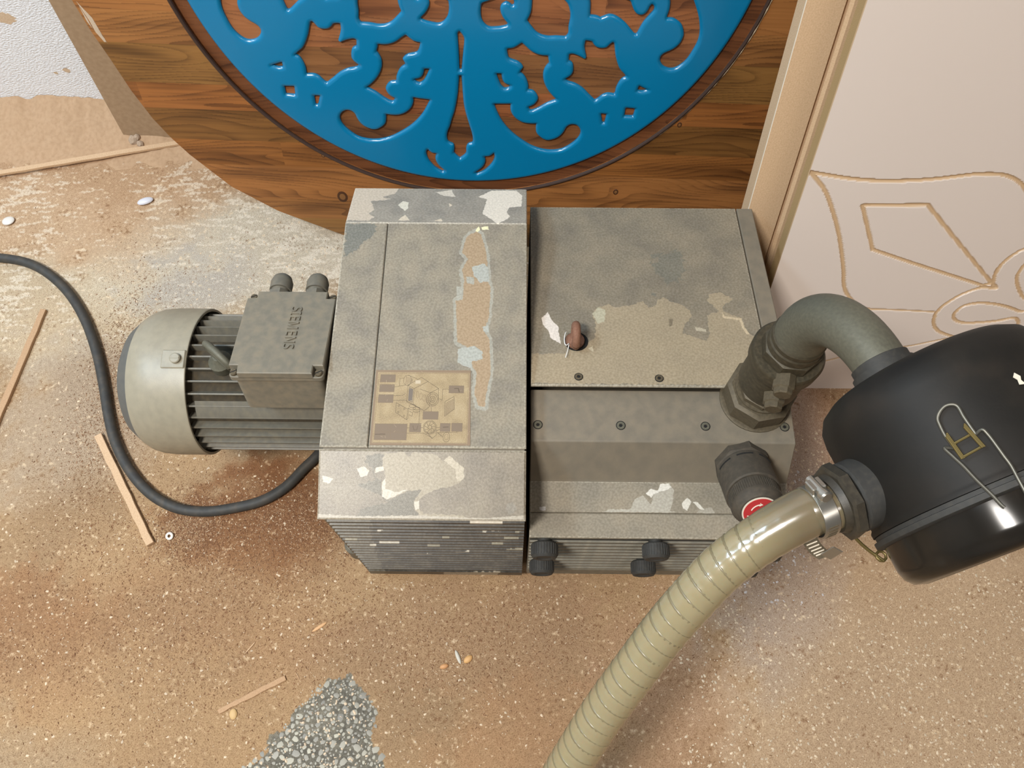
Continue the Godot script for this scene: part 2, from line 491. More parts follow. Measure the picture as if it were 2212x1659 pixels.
func camera_and_light() -> void:
	var cam := Camera3D.new()
	cam.name = "camera"
	cam.keep_aspect = Camera3D.KEEP_HEIGHT
	cam.fov = rad_to_deg(2.0 * atan(829.5 / 1700.0))
	cam.near = 0.02
	cam.far = 30.0
	add_child(cam)
	cam.transform = Transform3D(Basis(Vector3.UP, deg_to_rad(0.713)) * Basis(Vector3.RIGHT, deg_to_rad(-65.77)) * Basis(Vector3.BACK, deg_to_rad(-0.136)), Vector3(0, 1.30, 0))
	cam.current = true
	var env := Environment.new()
	env.background_mode = Environment.BG_COLOR
	env.background_color = Color(0.02, 0.02, 0.02)
	env.tonemap_mode = Environment.TONE_MAPPER_LINEAR
	env.tonemap_exposure = 1.85
	env.sdfgi_enabled = true
	env.ssao_enabled = true
	env.ssil_enabled = true
	var we := WorldEnvironment.new()
	we.name = "environment"
	we.environment = env
	add_child(we)
	# ceiling lamps, the second and third added for their light: [place, size, colour, energy]
	var lamps := [
		[Vector3(-0.95, 2.86, 0.55), Vector2(0.5, 0.4), Color(1.0, 0.98, 0.95), 5.0],
		[Vector3(-2.0, 2.86, -0.35), Vector2(0.5, 1.2), Color(0.80, 0.91, 1.0), 3.0],  # added: cool light that stands in for daylight from the left
		[Vector3(1.5, 2.86, 1.1), Vector2(1.2, 0.5), Color(1.0, 0.97, 0.95), 0.8],  # added fill light from the right
	]
	var names := ["square ceiling lamp panel above and left of the pump", "long cool lamp panel added at the left in place of daylight", "wide warm lamp panel added as fill light at the right"]
	for i in lamps.size():
		var l: Array = lamps[i]
		var t := thing("ceiling_lamp", names[i], "lamp", l[0])
		var housing := Shape.new()
		housing.box(Transform3D(Basis(), Vector3(0, 0.07, 0)), Vector3(l[1].x + 0.06, 0.14, l[1].y + 0.06), 0.005)
		part("housing", housing, plain(rgb(200, 200, 198), 0.5), t)
		var glow := plain(Color.WHITE, 0.4)
		glow.emission_enabled = true
		glow.emission = l[2]
		glow.emission_energy_multiplier = 1.6
		var dif := Shape.new()
		dif.box(Transform3D(Basis(), Vector3(0, -0.006, 0)), Vector3(l[1].x, 0.01, l[1].y), 0.002)
		part("diffuser", dif, glow, t)
		var a := AreaLight3D.new()
		a.name = "lamp_glow"
		a.area_size = l[1]
		a.light_color = l[2]
		a.light_energy = l[3]
		a.area_range = 12.0
		a.area_attenuation = 2.0
		a.shadow_enabled = true
		a.transform = Transform3D(Basis(Vector3.RIGHT, -PI / 2), Vector3(0, -0.02, 0))
		t.add_child(a)

func materials() -> void:
	M.grain = ntex(noise(3, 0.35, 3), 512)
	M.rough_grain = ntex(noise(4, 0.09, 4), 512)
	M.grey = speckled(rgb(104, 98, 86), rgb(119, 110, 95), rgb(132, 121, 102), 3.0, 0.62, 0.0, 0.012, 11)
	M.motor = speckled(rgb(96, 94, 84), rgb(118, 112, 98), rgb(138, 126, 104), 4.0, 0.5, 0.0, 0.01, 12)
	M.fan = speckled(rgb(132, 126, 110), rgb(146, 139, 121), rgb(158, 148, 127), 4.0, 0.40, 0.0, 0.012, 13)
	M.fin = speckled(rgb(88, 86, 77), rgb(103, 99, 88), rgb(124, 114, 94), 5.0, 0.5, 0.0, 0.0, 14)
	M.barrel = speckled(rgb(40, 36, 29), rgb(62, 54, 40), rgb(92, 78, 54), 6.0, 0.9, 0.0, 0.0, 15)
	M.dark = plain(rgb(22, 21, 19), 0.9)
	M.grille = speckled(rgb(58, 55, 48), rgb(78, 74, 64), rgb(120, 112, 94), 6.0, 0.55, 0.0, 0.0, 16)
	M.rib = speckled(rgb(92, 90, 80), rgb(110, 106, 94), rgb(138, 130, 112), 5.0, 0.5, 0.0, 0.0, 17)
	M.rubber = speckled(rgb(38, 38, 37), rgb(50, 49, 46), rgb(72, 66, 58), 9.0, 0.7, 0.0, 0.01, 18)
	M.cast = speckled(rgb(72, 64, 49), rgb(92, 82, 64), rgb(114, 102, 80), 12.0, 0.6, 0.25, 0.03, 19)
	M.galv = speckled(rgb(82, 80, 68), rgb(98, 96, 82), rgb(116, 112, 95), 14.0, 0.55, 0.25, 0.03, 20)
	M.bronze = speckled(rgb(52, 46, 35), rgb(72, 65, 50), rgb(100, 90, 70), 10.0, 0.55, 0.3, 0.02, 21)
	M.can = speckled(rgb(20, 19, 17), rgb(29, 27, 24), rgb(54, 46, 38), 2.2, 0.58, 0.0, 0.01, 22, 0.012)
	M.can.metallic_specular = 0.35
	M.fitting = speckled(rgb(36, 32, 26), rgb(52, 47, 38), rgb(76, 68, 54), 10.0, 0.5, 0.0, 0.02, 38)
	M.end_band = speckled(rgb(74, 76, 75), rgb(88, 89, 86), rgb(102, 98, 88), 5.0, 0.6, 0.0, 0.0, 37)
	M.steel = plain(rgb(176, 174, 166), 0.32, 0.9)
	M.wire = plain(rgb(92, 90, 82), 0.45, 0.6)
	M.dusty_rubber = speckled(rgb(52, 48, 41), rgb(70, 63, 53), rgb(94, 84, 68), 8.0, 0.75, 0.0, 0.01, 35)
	M.lip = plain(rgb(120, 112, 97), 0.35)
	M.brass = plain(rgb(112, 98, 58), 0.4, 0.6)
	M.rust = speckled(rgb(98, 64, 48), rgb(128, 90, 70), rgb(148, 116, 92), 20.0, 0.75, 0.1, 0.01, 23)
	M.mdf = speckled(rgb(186, 154, 118), rgb(208, 176, 140), rgb(222, 194, 160), 14.0, 0.85, 0.0, 0.02, 24, 0.05)
	M.mdf_edge = speckled(rgb(136, 112, 76), rgb(170, 142, 98), rgb(194, 168, 122), 22.0, 0.9, 0.0, 0.02, 25, 0.08)
	M.mdf_dusty = speckled(rgb(148, 122, 94), rgb(160, 134, 105), rgb(172, 146, 117), 5.0, 0.95, 0.0, 0.01, 26)
	M.dust = speckled(rgb(156, 124, 94), rgb(176, 145, 114), rgb(188, 158, 128), 6.0, 1.0, 0.0, 0.06, 27)
	M.stick = speckled(rgb(160, 126, 94), rgb(178, 144, 110), rgb(192, 160, 126), 12.0, 0.85, 0.0, 0.02, 28, 0.05)
	M.teal = plain(rgb(0, 118, 164), 0.3)
	M.teal.clearcoat_enabled = true
	M.teal.clearcoat = 0.35
	M.teal.clearcoat_roughness = 0.2
	M.edge_line = plain(rgb(60, 42, 34), 0.5)
	M.stick_pale = speckled(rgb(180, 148, 114), rgb(198, 166, 132), rgb(212, 184, 152), 12.0, 0.85, 0.0, 0.02, 39, 0.05)
	M.red = plain(rgb(186, 50, 52), 0.5)
	M.cream = plain(rgb(224, 214, 196), 0.6)
	M.white = plain(rgb(226, 226, 222), 0.8)
	var hose := plain(Color.WHITE, 0.2)
	hose.vertex_color_use_as_albedo = true
	hose.clearcoat_enabled = true
	hose.clearcoat = 0.6
	hose.clearcoat_roughness = 0.12
	hose.subsurf_scatter_enabled = true
	hose.subsurf_scatter_strength = 0.25
	M.hose = hose
	M.hose_rib = plain(rgb(118, 108, 82), 0.3)

# ---------- floor, walls, ceiling ----------
func room() -> void:
	var f := Shape.new()
	f.uo = Vector3(-1.3, 0, -1.25)
	f.ux = Vector3(1 / 2.6, 0, 0)
	f.uy = Vector3(0, 0, 1 / 1.95)
	f.quad(Vector3(-3, 0, 3.4), Vector3(3, 0, 3.4), Vector3(3, 0, -1.3), Vector3(-3, 0, -1.3))
	f.box(Transform3D(Basis(), Vector3(0, -0.1001, 1.05)), Vector3(6.0, 0.2, 4.7), 0.0)
	shell(part("floor", f, floor_paint()))
	var wall := speckled(rgb(222, 224, 228), rgb(230, 232, 236), rgb(236, 238, 242), 1.5, 0.9, 0.0, 0.14, 31)
	wall.heightmap_texture = M.rough_grain
	wall.uv1_scale = Vector3(3.0, 6.0, 4.0)
	var b := Shape.new()
	b.box(Transform3D(Basis(), Vector3(0, 1.5, -1.31)), Vector3(6.2, 3.2, 0.2), 0.0)
	var wb := shell(part("wall_back", b, wall))
	var bare := Shape.new()   # where the paint has come off
	for q in [[-0.955, 0.247, 0.020, 0.013], [-0.905, 0.122, 0.007, 0.006], [-0.93, 0.115, 0.004, 0.003]]:
		var pts := PackedVector2Array()
		var wob := noise(110, 0.9, 2)
		for i in 22:
			var an := TAU * i / 22
			pts.append(Vector2(q[0] + cos(an) * q[2] * (1.0 + 0.5 * wob.get_noise_2d(cos(an) * 3.0, sin(an) * 3.0)), q[1] + sin(an) * q[3] * (1.0 + 0.5 * wob.get_noise_2d(cos(an) * 3.0 + 9.0, sin(an) * 3.0))))
		bare.prism(Transform3D(Basis(), Vector3(0, 0, -1.2105)), pts, 0.0008)
	part("bare_plaster", bare, speckled(rgb(176, 146, 116), rgb(204, 180, 152), rgb(222, 204, 182), 20.0, 0.95), wb)
	var side := plain(rgb(158, 156, 152), 0.95)
	for k in [[Vector3(-3.1, 1.5, 1.1), Vector3(0.2, 3.2, 5.0), "wall_left"], [Vector3(3.1, 1.5, 1.1), Vector3(0.2, 3.2, 5.0), "wall_right"], [Vector3(0, 1.5, 3.5), Vector3(6.2, 3.2, 0.2), "wall_front"], [Vector3(0, 3.1, 1.1), Vector3(6.4, 0.2, 5.2), "ceiling"]]:
		var w := Shape.new()
		w.box(Transform3D(Basis(), k[0]), k[1], 0.0)
		shell(part(k[2], w, side))

func floor_paint() -> StandardMaterial3D:
	var w := 1300
	var h := 975
	var im := Image.create(w, h, false, Image.FORMAT_RGB8)
	var big := noise(41, 0.006, 4)
	var mid := noise(42, 0.03, 4)
	var fine := noise(43, 0.22, 3)
	var scratch := noise(44, 0.05, 4)
	# [x, z, rx, rz, softness, colour, strength]: spread of dust, old paint and bare screed over the floor
	var zones := [
		[-0.55, -0.86, 0.34, 0.13, 0.5, rgb(196, 188, 172), 0.9],
		[-0.86, -0.74, 0.30, 0.12, 0.5, rgb(198, 184, 160), 0.7],
		[-0.80, -0.52, 0.16, 0.16, 0.7, rgb(172, 160, 146), 0.55],
		[-0.86, -1.06, 0.45, 0.12, 0.5, rgb(178, 147, 116), 0.9],
		[-0.42, -0.33, 0.14, 0.08, 0.7, rgb(120, 78, 46), 0.8],
		[-0.80, -0.14, 0.16, 0.08, 0.9, rgb(146, 104, 70), 0.5],
		[-0.50, -0.18, 0.22, 0.12, 0.9, rgb(156, 120, 86), 0.45],
		[-0.02, -0.15, 0.30, 0.09, 0.7, rgb(152, 122, 94), 0.5],
		[0.62, -0.10, 0.34, 0.30, 0.4, rgb(190, 167, 140), 0.75],
		[-1.02, -0.93, 0.34, 0.10, 0.6, rgb(190, 162, 132), 0.85],
		[-0.62, -0.80, 0.10, 0.07, 0.8, rgb(168, 164, 160), 0.6],
		[0.46, -0.46, 0.10, 0.13, 0.5, rgb(166, 160, 158), 0.8],
		[0.60, -0.5, 0.2, 0.1, 0.6, rgb(190, 152, 124), 0.6],
		[-0.74, 0.03, 0.12, 0.06, 0.7, rgb(150, 140, 124), 0.7],
		[0.42, -0.36, 0.12, 0.24, 0.6, rgb(166, 152, 142), 0.7],
		[0.24, -0.06, 0.09, 0.16, 0.8, rgb(164, 128, 102), 0.4],
		[0.02, 0.01, 0.12, 0.08, 0.9, rgb(162, 124, 90), 0.5],
		[-0.60, 0.00, 0.30, 0.09, 0.8, rgb(170, 140, 104), 0.6],
	]
	var patch := pairs(GREY_PATCH)
	var crack := pairs(CRACK)
	for y in h:
		for x in w:
			var px := -1.3 + 2.6 * x / w
			var pz := -1.25 + 1.95 * y / h
			var b := big.get_noise_2d(x, y)
			var m := mid.get_noise_2d(x, y)
			var f := fine.get_noise_2d(x, y)
			var col := rgb(168, 140, 106).lerp(rgb(153, 127, 97), clampf(0.5 + b * 1.6, 0, 1))
			for z in zones:
				var dx: float = (px + m * 0.05 - z[0]) / z[2]
				var dz: float = (pz + b * 0.08 + m * 0.03 - z[1]) / z[3]
				var d := dx * dx + dz * dz
				if d < 2.2:
					var soft: float = z[4]
					var s: float = clampf((1.0 + soft - d) / (2.0 * soft) + m * 0.5 + f * 0.25, 0.0, 1.0) * z[6]
					col = col.lerp(z[5], s)
			if pz < -0.66 and px < -0.28:   # streaks of old white paint
				var st := scratch.get_noise_2d(x * 0.7 + 300.0, y * 2.6)
				col = col.lerp(rgb(226, 218, 204), clampf((st + f * 0.5 + b * 0.5 - 0.22) * 3.0, 0.0, 0.55))
			# pale crumbs of paint and stone showing through the dust
			var s2 := scratch.get_noise_2d(x * 0.8, y * 1.6)
			if f + s2 * 0.8 > 0.6:
				col = col.lerp(rgb(220, 200, 170), clampf((f + s2 * 0.8 - 0.6) * 4.0, 0, 0.6))
			elif f + m * 0.7 < -0.65:
				col = col.lerp(rgb(112, 74, 46), clampf((-0.65 - f - m * 0.7) * 3.0, 0, 0.4))
			if pz > -0.2 and px > -0.5 and px < 0.3:
				var q := Vector2(px + m * 0.02, pz + f * 0.006 + m * 0.012)
				if Geometry2D.is_point_in_polygon(q, patch):
					col = rgb(98, 96, 88).lerp(rgb(124, 120, 108), clampf(0.5 + m * 0.8 + f * 0.5, 0.0, 1.0))
			if px > 0.2 and px < 0.36 and pz > -0.3:
				for i in crack.size() - 1:
					var g := Geometry2D.get_closest_point_to_segment(Vector2(px + m * 0.012, pz), crack[i], crack[i + 1])
					var dd := g.distance_to(Vector2(px + m * 0.012, pz))
					if dd < 0.006:
						col = col.lerp(rgb(104, 66, 42), 0.75 * (1.0 - dd / 0.006))
			im.set_pixel(x, y, Color(col.r + f * 0.05, col.g + f * 0.05, col.b + f * 0.045))
	var t := textured(im, 0.95, 0.0, 0.0)
	t.detail_enabled = true
	t.detail_blend_mode = BaseMaterial3D.BLEND_MODE_MUL
	t.detail_uv_layer = BaseMaterial3D.DETAIL_UV_2
	t.detail_albedo = ntex(noise(46, 0.22, 4), 1024, ramp([[0.15, rgb(196, 182, 168)], [0.45, rgb(238, 233, 227)], [0.75, rgb(255, 254, 252)]]))
	t.uv2_triplanar = true
	t.uv2_world_triplanar = true
	t.uv2_scale = Vector3.ONE * 1.7
	return t

# ---------- the round-cornered wooden panel with the blue fretwork ----------
const BOARD_AT := Vector3(0, 0, -0.88)
func board_frame() -> Transform3D:
	var b := deg_to_rad(1.0)
	var a := deg_to_rad(14.0)
	var e1 := Vector3(cos(b), 0, -sin(b))
	var e2 := cos(a) * Vector3.UP + sin(a) * Vector3(-sin(b), 0, -cos(b))
	return Transform3D(Basis(e1, e2, e1.cross(e2)), BOARD_AT)

func wood(seed_: int) -> Image:
	var w := 1024
	var h := 512
	var im := Image.create(w, h, false, Image.FORMAT_RGB8)
	var warp := noise(seed_, 0.0035, 3)
	var fibre := noise(seed_ + 1, 0.05, 3)
	var tone := noise(seed_ + 2, 0.006, 3)
	for y in h:
		for x in w:
			var g := y * 0.07 + warp.get_noise_2d(x * 0.28, y * 1.6) * 7.0
			var r := fposmod(g, 1.0)
			var late := pow(r, 3.0)
			var f := fibre.get_noise_2d(x * 0.06, y * 3.4)
			var t := tone.get_noise_2d(x * 0.35, y * 2.5)
			var col := rgb(160, 108, 62).lerp(rgb(92, 58, 32), clampf(0.5 * late + f * 0.5 + t * 0.75 + 0.08, 0.0, 1.0))
			im.set_pixel(x, y, Color(col.r + f * 0.05, col.g + f * 0.04, col.b + f * 0.03))
	return im

func wooden_panel() -> void:
	var fr := board_frame()
	var t := thing("wooden_panel", "round cornered varnished wooden panel with blue fretwork disc leaning behind the pump", "panel", BOARD_AT)
	var tex := [ImageTexture.create_from_image(wood(51)), ImageTexture.create_from_image(wood(61))]
	var tints := [Color(1, 1, 0.97), Color(0.88, 0.92, 0.86), Color(0.98, 0.92, 0.84), Color(0.82, 0.83, 0.76), Color(0.93, 0.89, 0.80), Color(1.0, 0.98, 0.94)]
	var wm := []
	var dark := []
	for i in 6:
		var m := plain(tints[i], 0.38)
		m.albedo_texture = tex[i % 2]
		m.clearcoat_enabled = true
		m.clearcoat = 0.25
		m.clearcoat_roughness = 0.25
		wm.append(m)
		var d := plain(Color(tints[i].r * 0.98, tints[i].g * 0.93, tints[i].b * 1.0), 0.55)
		d.albedo_texture = tex[(i + 1) % 2]
		dark.append(d)
	# outline: left curve, a flat bottom, the right edge behind the casing board
	var outline := PackedVector2Array([Vector2(-0.6587, 1.16), Vector2(-0.6587, 0.62)])
	outline.append_array(pairs(BOARD_LEFT, 10000.0))
	for q in [Vector2(-0.27, 0.014), Vector2(-0.2, 0.004), Vector2(-0.16, 0.002), Vector2(0.46, 0.002), Vector2(0.46, 1.16)]:
		outline.append(q)
	var mid := Vector2(-0.0705, 0.5884)
	var circle := PackedVector2Array()
	var floor_circle := PackedVector2Array()
	for i in 144:
		var a := TAU * i / 144
		circle.append(mid + Vector2(cos(a), sin(a)) * 0.456)
		floor_circle.append(mid + Vector2(cos(a), sin(a)) * 0.4595)
	var turn := deg_to_rad(-2.7)
	var e := Vector2(cos(turn), sin(turn))
	var up := Vector2(-e.y, e.x)
	var y := -0.05
	var k := 0
	var heights := [0.046, 0.062, 0.044, 0.072, 0.05, 0.058, 0.046, 0.066, 0.052, 0.06]
	while y < 1.25:
		var hgt: float = heights[k % heights.size()]
		var o := mid * 0.0 + up * y
		var band := PackedVector2Array([o - e * 1.2, o + e * 1.2, o + e * 1.2 + up * (hgt - 0.00015), o - e * 1.2 + up * (hgt - 0.00015)])
		for piece in Geometry2D.intersect_polygons(band, outline):
			for q in Geometry2D.clip_polygons(piece, circle):
				if Geometry2D.is_polygon_clockwise(q) and q.size() > 40 and false:
					continue
				var s := Shape.new()
				grain_uv(s, fr, e, up, k)
				var low := fr
				low.origin = fr * Vector3(0, 0, -0.022)
				s.prism(low, q, 0.022, 0.0)
				part("plank", s, wm[(k * 5 + 2) % 6], t)
			for q in Geometry2D.intersect_polygons(piece, floor_circle):
				var s := Shape.new()
				grain_uv(s, fr, e, up, k + 3)
				var low := fr
				low.origin = fr * Vector3(0, 0, -0.0225)
				s.prism(low, q, 0.0135, 0.0)
				part("plank", s, dark[(k * 5 + 2) % 6], t)
		y += hgt
		k += 1
	# the dark bead that runs round the recess
	var bead := Shape.new()
	var ring := PackedVector3Array()
	for i in 181:
		var a := TAU * i / 180
		ring.append(fr * Vector3(mid.x + cos(a) * 0.4562, mid.y + sin(a) * 0.4562, 0.0))
	bead.tube(ring, [0.0032], 8, false)
	part("bead", bead, M.edge_line, t)
	var band := Shape.new()   # dark stained floor of the recess outside the disc
	grain_uv(band, fr, e, up, 2)
	for i in 180:
		var a := TAU * i / 180
		var a2 := TAU * (i + 1) / 180
		var p0 := fr * Vector3(mid.x + cos(a) * 0.430, mid.y + sin(a) * 0.430, -0.0084)
		var p1 := fr * Vector3(mid.x + cos(a) * 0.458, mid.y + sin(a) * 0.458, -0.0066)
		var p2 := fr * Vector3(mid.x + cos(a2) * 0.458, mid.y + sin(a2) * 0.458, -0.0066)
		var p3 := fr * Vector3(mid.x + cos(a2) * 0.430, mid.y + sin(a2) * 0.430, -0.0084)
		band.quad(p0, p1, p2, p3)
	var bm := plain(Color(0.72, 0.66, 0.68), 0.45)
	bm.albedo_texture = tex[0]
	part("stained_ring", band, bm, t)
	var raw := Shape.new()   # chipped pale edge of the recess on the right
	var arc := PackedVector3Array()
	var wide := []
	var nz := noise(99, 0.4, 3)
	for i in 60:
		var a := deg_to_rad(lerpf(-8.0, -60.0, i / 59.0))
		arc.append(fr * Vector3(mid.x + cos(a) * 0.4588, mid.y + sin(a) * 0.4588, 0.0008))
		wide.append(0.0026 * (1.0 - i / 75.0) * (0.7 + 0.6 * nz.get_noise_2d(i, 0)))
	raw.tube(arc, wide, 8)
	part("chipped_edge", raw, plain(rgb(206, 182, 150), 0.7), t)
	var scuff := Shape.new()   # scraped patch near the left edge
	for q in [[Vector2(-0.653, 0.487), Vector2(-0.640, 0.462), Vector2(-0.634, 0.424), Vector2(-0.637, 0.424), Vector2(-0.644, 0.440), Vector2(-0.646, 0.458)], [Vector2(-0.652, 0.480), Vector2(-0.648, 0.462), Vector2(-0.646, 0.445), Vector2(-0.650, 0.456)], [Vector2(-0.641, 0.447), Vector2(-0.6345, 0.430), Vector2(-0.633, 0.420), Vector2(-0.636, 0.436)]]:
		scuff.prism(fr, PackedVector2Array(q), 0.0003)
	part("scuff", scuff, speckled(rgb(120, 84, 54), rgb(190, 170, 146), rgb(232, 226, 216), 40.0, 0.8, 0.0, 0.0, 36, 0.06), t).set_meta("label", "pale scraped patch")
	for q in [[-0.3216, 0.1255, 0.012], [0.1802, 0.1321, 0.006], [0.2744, 0.2717, 0.005], [-0.34, 0.215, 0.004]]:
		var kn := Shape.new()
		var kf := Transform3D(Basis(fr.basis.x * 0.9, fr.basis.z, -fr.basis.y * 1.15), fr * Vector3(q[0], q[1], -0.0007))
		kn.lathe(kf, [Vector2(q[2], 0.0), Vector2(q[2] * 0.85, 0.0009), Vector2(q[2] * 0.5, 0.001)], 20)
		var kd := part("knot", kn, plain(rgb(74, 44, 24), 0.5), t)
		var kc := Shape.new()
		kc.lathe(kf, [Vector2(q[2] * 0.5, 0.001), Vector2(q[2] * 0.2, 0.0013), Vector2(0, 0.0013)], 16)
		part("knot_heart", kc, plain(rgb(128, 88, 50), 0.5), kd)
	put("fretwork", fretwork(fr, mid), M.teal, t).set_meta("label", "glossy blue carved fretwork disc")
	moved(t, BOARD_AT)

func grain_uv(s: Shape, fr: Transform3D, e: Vector2, up: Vector2, k: int) -> void:
	var x := fr.basis * Vector3(e.x, e.y, 0)
	var yy := fr.basis * Vector3(up.x, up.y, 0)
	s.uo = fr.origin - x * (0.37 * (k * 7 % 11)) - yy * (0.113 * (k * 5 % 13))
	s.ux = x / 0.9
	s.uy = yy / 0.45

func smooth(q: PackedVector2Array) -> PackedVector2Array:   # rounds the gentle bends of an outline and leaves its points sharp
	var n := q.size()
	var o := PackedVector2Array()
	var sharp := []
	for i in n:
		var a := (q[i] - q[(i + n - 1) % n]).normalized()
		var b := (q[(i + 1) % n] - q[i]).normalized()
		sharp.append(absf(a.angle_to(b)) > 0.85)
	for i in n:
		var j := (i + 1) % n
		var pre := q[i] if sharp[i] else q[(i + n - 1) % n]
		var post := q[j] if sharp[j] else q[(j + 1) % n]
		for k in 3:
			o.append(q[i].cubic_interpolate(q[j], pre, post, k / 3.0))
	return o

func fretwork(fr: Transform3D, mid: Vector2) -> ArrayMesh:
	var R := 0.4335
	var h := 0.0022
	var half := int(ceil(R / h)) + 1
	var n := half * 2 + 1
	var phi := PackedFloat32Array()
	phi.resize(n * n)
	for j in n:
		for i in n:
			phi[j * n + i] = minf(R - Vector2(i - half, j - half).length() * h, 0.02)
	var turned := deg_to_rad(-4.5)
	var cs := Vector2(cos(turned), sin(turned))
	var holes := [HOLE_LOBE, HOLE_VEE, HOLE_STAR, HOLE_LEAF, HOLE_BOOT, HOLE_CURL, HOLE_SLIT, HOLE_SPADE, HOLE_CRESCENT, HOLE_CLAW, HOLE_COMMA, HOLE_DIAMOND, HOLE_WEDGE, HOLE_NOTCH]
	for k in holes.size():
		for side in [1.0, -1.0]:
			if side < 0.0 and (k == 6 or k == 7):
				continue
			var q := PackedVector2Array()
			for v in smooth(pairs(holes[k], 10000.0)):
				v.x *= side
				q.append(Vector2(v.x * cs.x - v.y * cs.y, v.x * cs.y + v.y * cs.x))
			var lo := q[0]
			var hi := q[0]
			for v in q:
				lo = lo.min(v)
				hi = hi.max(v)
			for j in range(maxi(0, int((lo.y - 0.012) / h) + half), mini(n, int((hi.y + 0.012) / h) + half + 2)):
				for i in range(maxi(0, int((lo.x - 0.012) / h) + half), mini(n, int((hi.x + 0.012) / h) + half + 2)):
					var v := Vector2(i - half, j - half) * h
					var best := 1.0
					var inside := false
					var m := q.size()
					var a := q[m - 1]
					for z in m:
						var b := q[z]
						var ab := b - a
						var av := v - a
						best = minf(best, (av - ab * clampf(av.dot(ab) / maxf(ab.length_squared(), 1e-12), 0.0, 1.0)).length_squared())
						if (a.y > v.y) != (b.y > v.y) and v.x < ab.x * (v.y - a.y) / ab.y + a.x:
							inside = not inside
						a = b
					var d := sqrt(best)
					phi[j * n + i] = minf(phi[j * n + i], -d if inside else d)
	# mirror the lower half upwards, above what the photograph shows
	for j in range(half + 1, n):
		for i in n:
			phi[j * n + i] = phi[(2 * half - j) * n + i]
	var verts := PackedVector3Array()
	var norms := PackedVector3Array()
	var thick := 0.0068
	var bev := 0.0065
	var base := -0.009
	var slope := PackedVector3Array()
	slope.resize(n * n)
	for j in range(1, n - 1):
		for i in range(1, n - 1):
			var f := phi[j * n + i]
			if f < bev + 0.004 and f > -0.006:
				var g := Vector2(phi[j * n + i + 1] - phi[j * n + i - 1], phi[(j + 1) * n + i] - phi[(j - 1) * n + i]) / (2.0 * h)
				var s := clampf(1.0 - maxf(f, 0.0) / bev, 0.0, 0.93)
				var steep := s / sqrt(1.0 - s * s) * 0.62
				slope[j * n + i] = Vector3(-g.x * steep, -g.y * steep, 1.0).normalized()
			else:
				slope[j * n + i] = Vector3(0, 0, 1)
	var top := func(f: float) -> float:
		var s := clampf(1.0 - f / bev, 0.0, 1.0)
		return thick - 0.62 * bev * (1.0 - sqrt(maxf(0.0, 1.0 - s * s)))
	for j in n - 1:
		for i in n - 1:
			var id := [j * n + i, j * n + i + 1, (j + 1) * n + i + 1, (j + 1) * n + i]
			var f := [phi[id[0]], phi[id[1]], phi[id[2]], phi[id[3]]]
			if f[0] <= 0.0 and f[1] <= 0.0 and f[2] <= 0.0 and f[3] <= 0.0:
				continue
			var at := [Vector2(i - half, j - half), Vector2(i + 1 - half, j - half), Vector2(i + 1 - half, j + 1 - half), Vector2(i - half, j + 1 - half)]
			var poly := []
			var pn := []
			var cut := []
			for k in 4:
				var k2 := (k + 1) % 4
				var fa: float = f[k]
				var fb: float = f[k2]
				if fa > 0.0:
					var q: Vector2 = at[k] * h
					poly.append(Vector3(mid.x + q.x, mid.y + q.y, base + top.call(fa)))
					pn.append(slope[id[k]])
				if (fa > 0.0) != (fb > 0.0):
					var s := fa / (fa - fb)
					var q: Vector2 = at[k].lerp(at[k2], s) * h
					cut.append(poly.size())
					poly.append(Vector3(mid.x + q.x, mid.y + q.y, base + top.call(0.0)))
					pn.append(slope[id[k]].lerp(slope[id[k2]], s).normalized())
			for k in range(1, poly.size() - 1):
				for z in [0, k + 1, k]:
					verts.append(fr * poly[z])
					norms.append(fr.basis * pn[z])
			if cut.size() == 2:   # the cut wall down to the panel
				var a: Vector3 = poly[cut[0]]
				var b: Vector3 = poly[cut[1]]
				if cut[0] + 1 != cut[1]:
					var w := a
					a = b
					b = w
				var a0 := Vector3(a.x, a.y, base)
				var b0 := Vector3(b.x, b.y, base)
				var nn := (b - a).cross(Vector3(0, 0, 1)).normalized()
				for q in [a, b0, a0, a, b, b0]:
					verts.append(fr * q)
					norms.append(fr.basis * nn)
	var arr := []
	arr.resize(Mesh.ARRAY_MAX)
	arr[Mesh.ARRAY_VERTEX] = verts
	arr[Mesh.ARRAY_NORMAL] = norms
	var am := ArrayMesh.new()
	am.add_surface_from_arrays(Mesh.PRIMITIVE_TRIANGLES, arr)
	return am

# ---------- the boards on the right and behind ----------
func leaning(at: Vector3, deg: float) -> Transform3D:
	var a := deg_to_rad(deg)
	return frame(at, Vector3.RIGHT, Vector3(0, cos(a), -sin(a)))

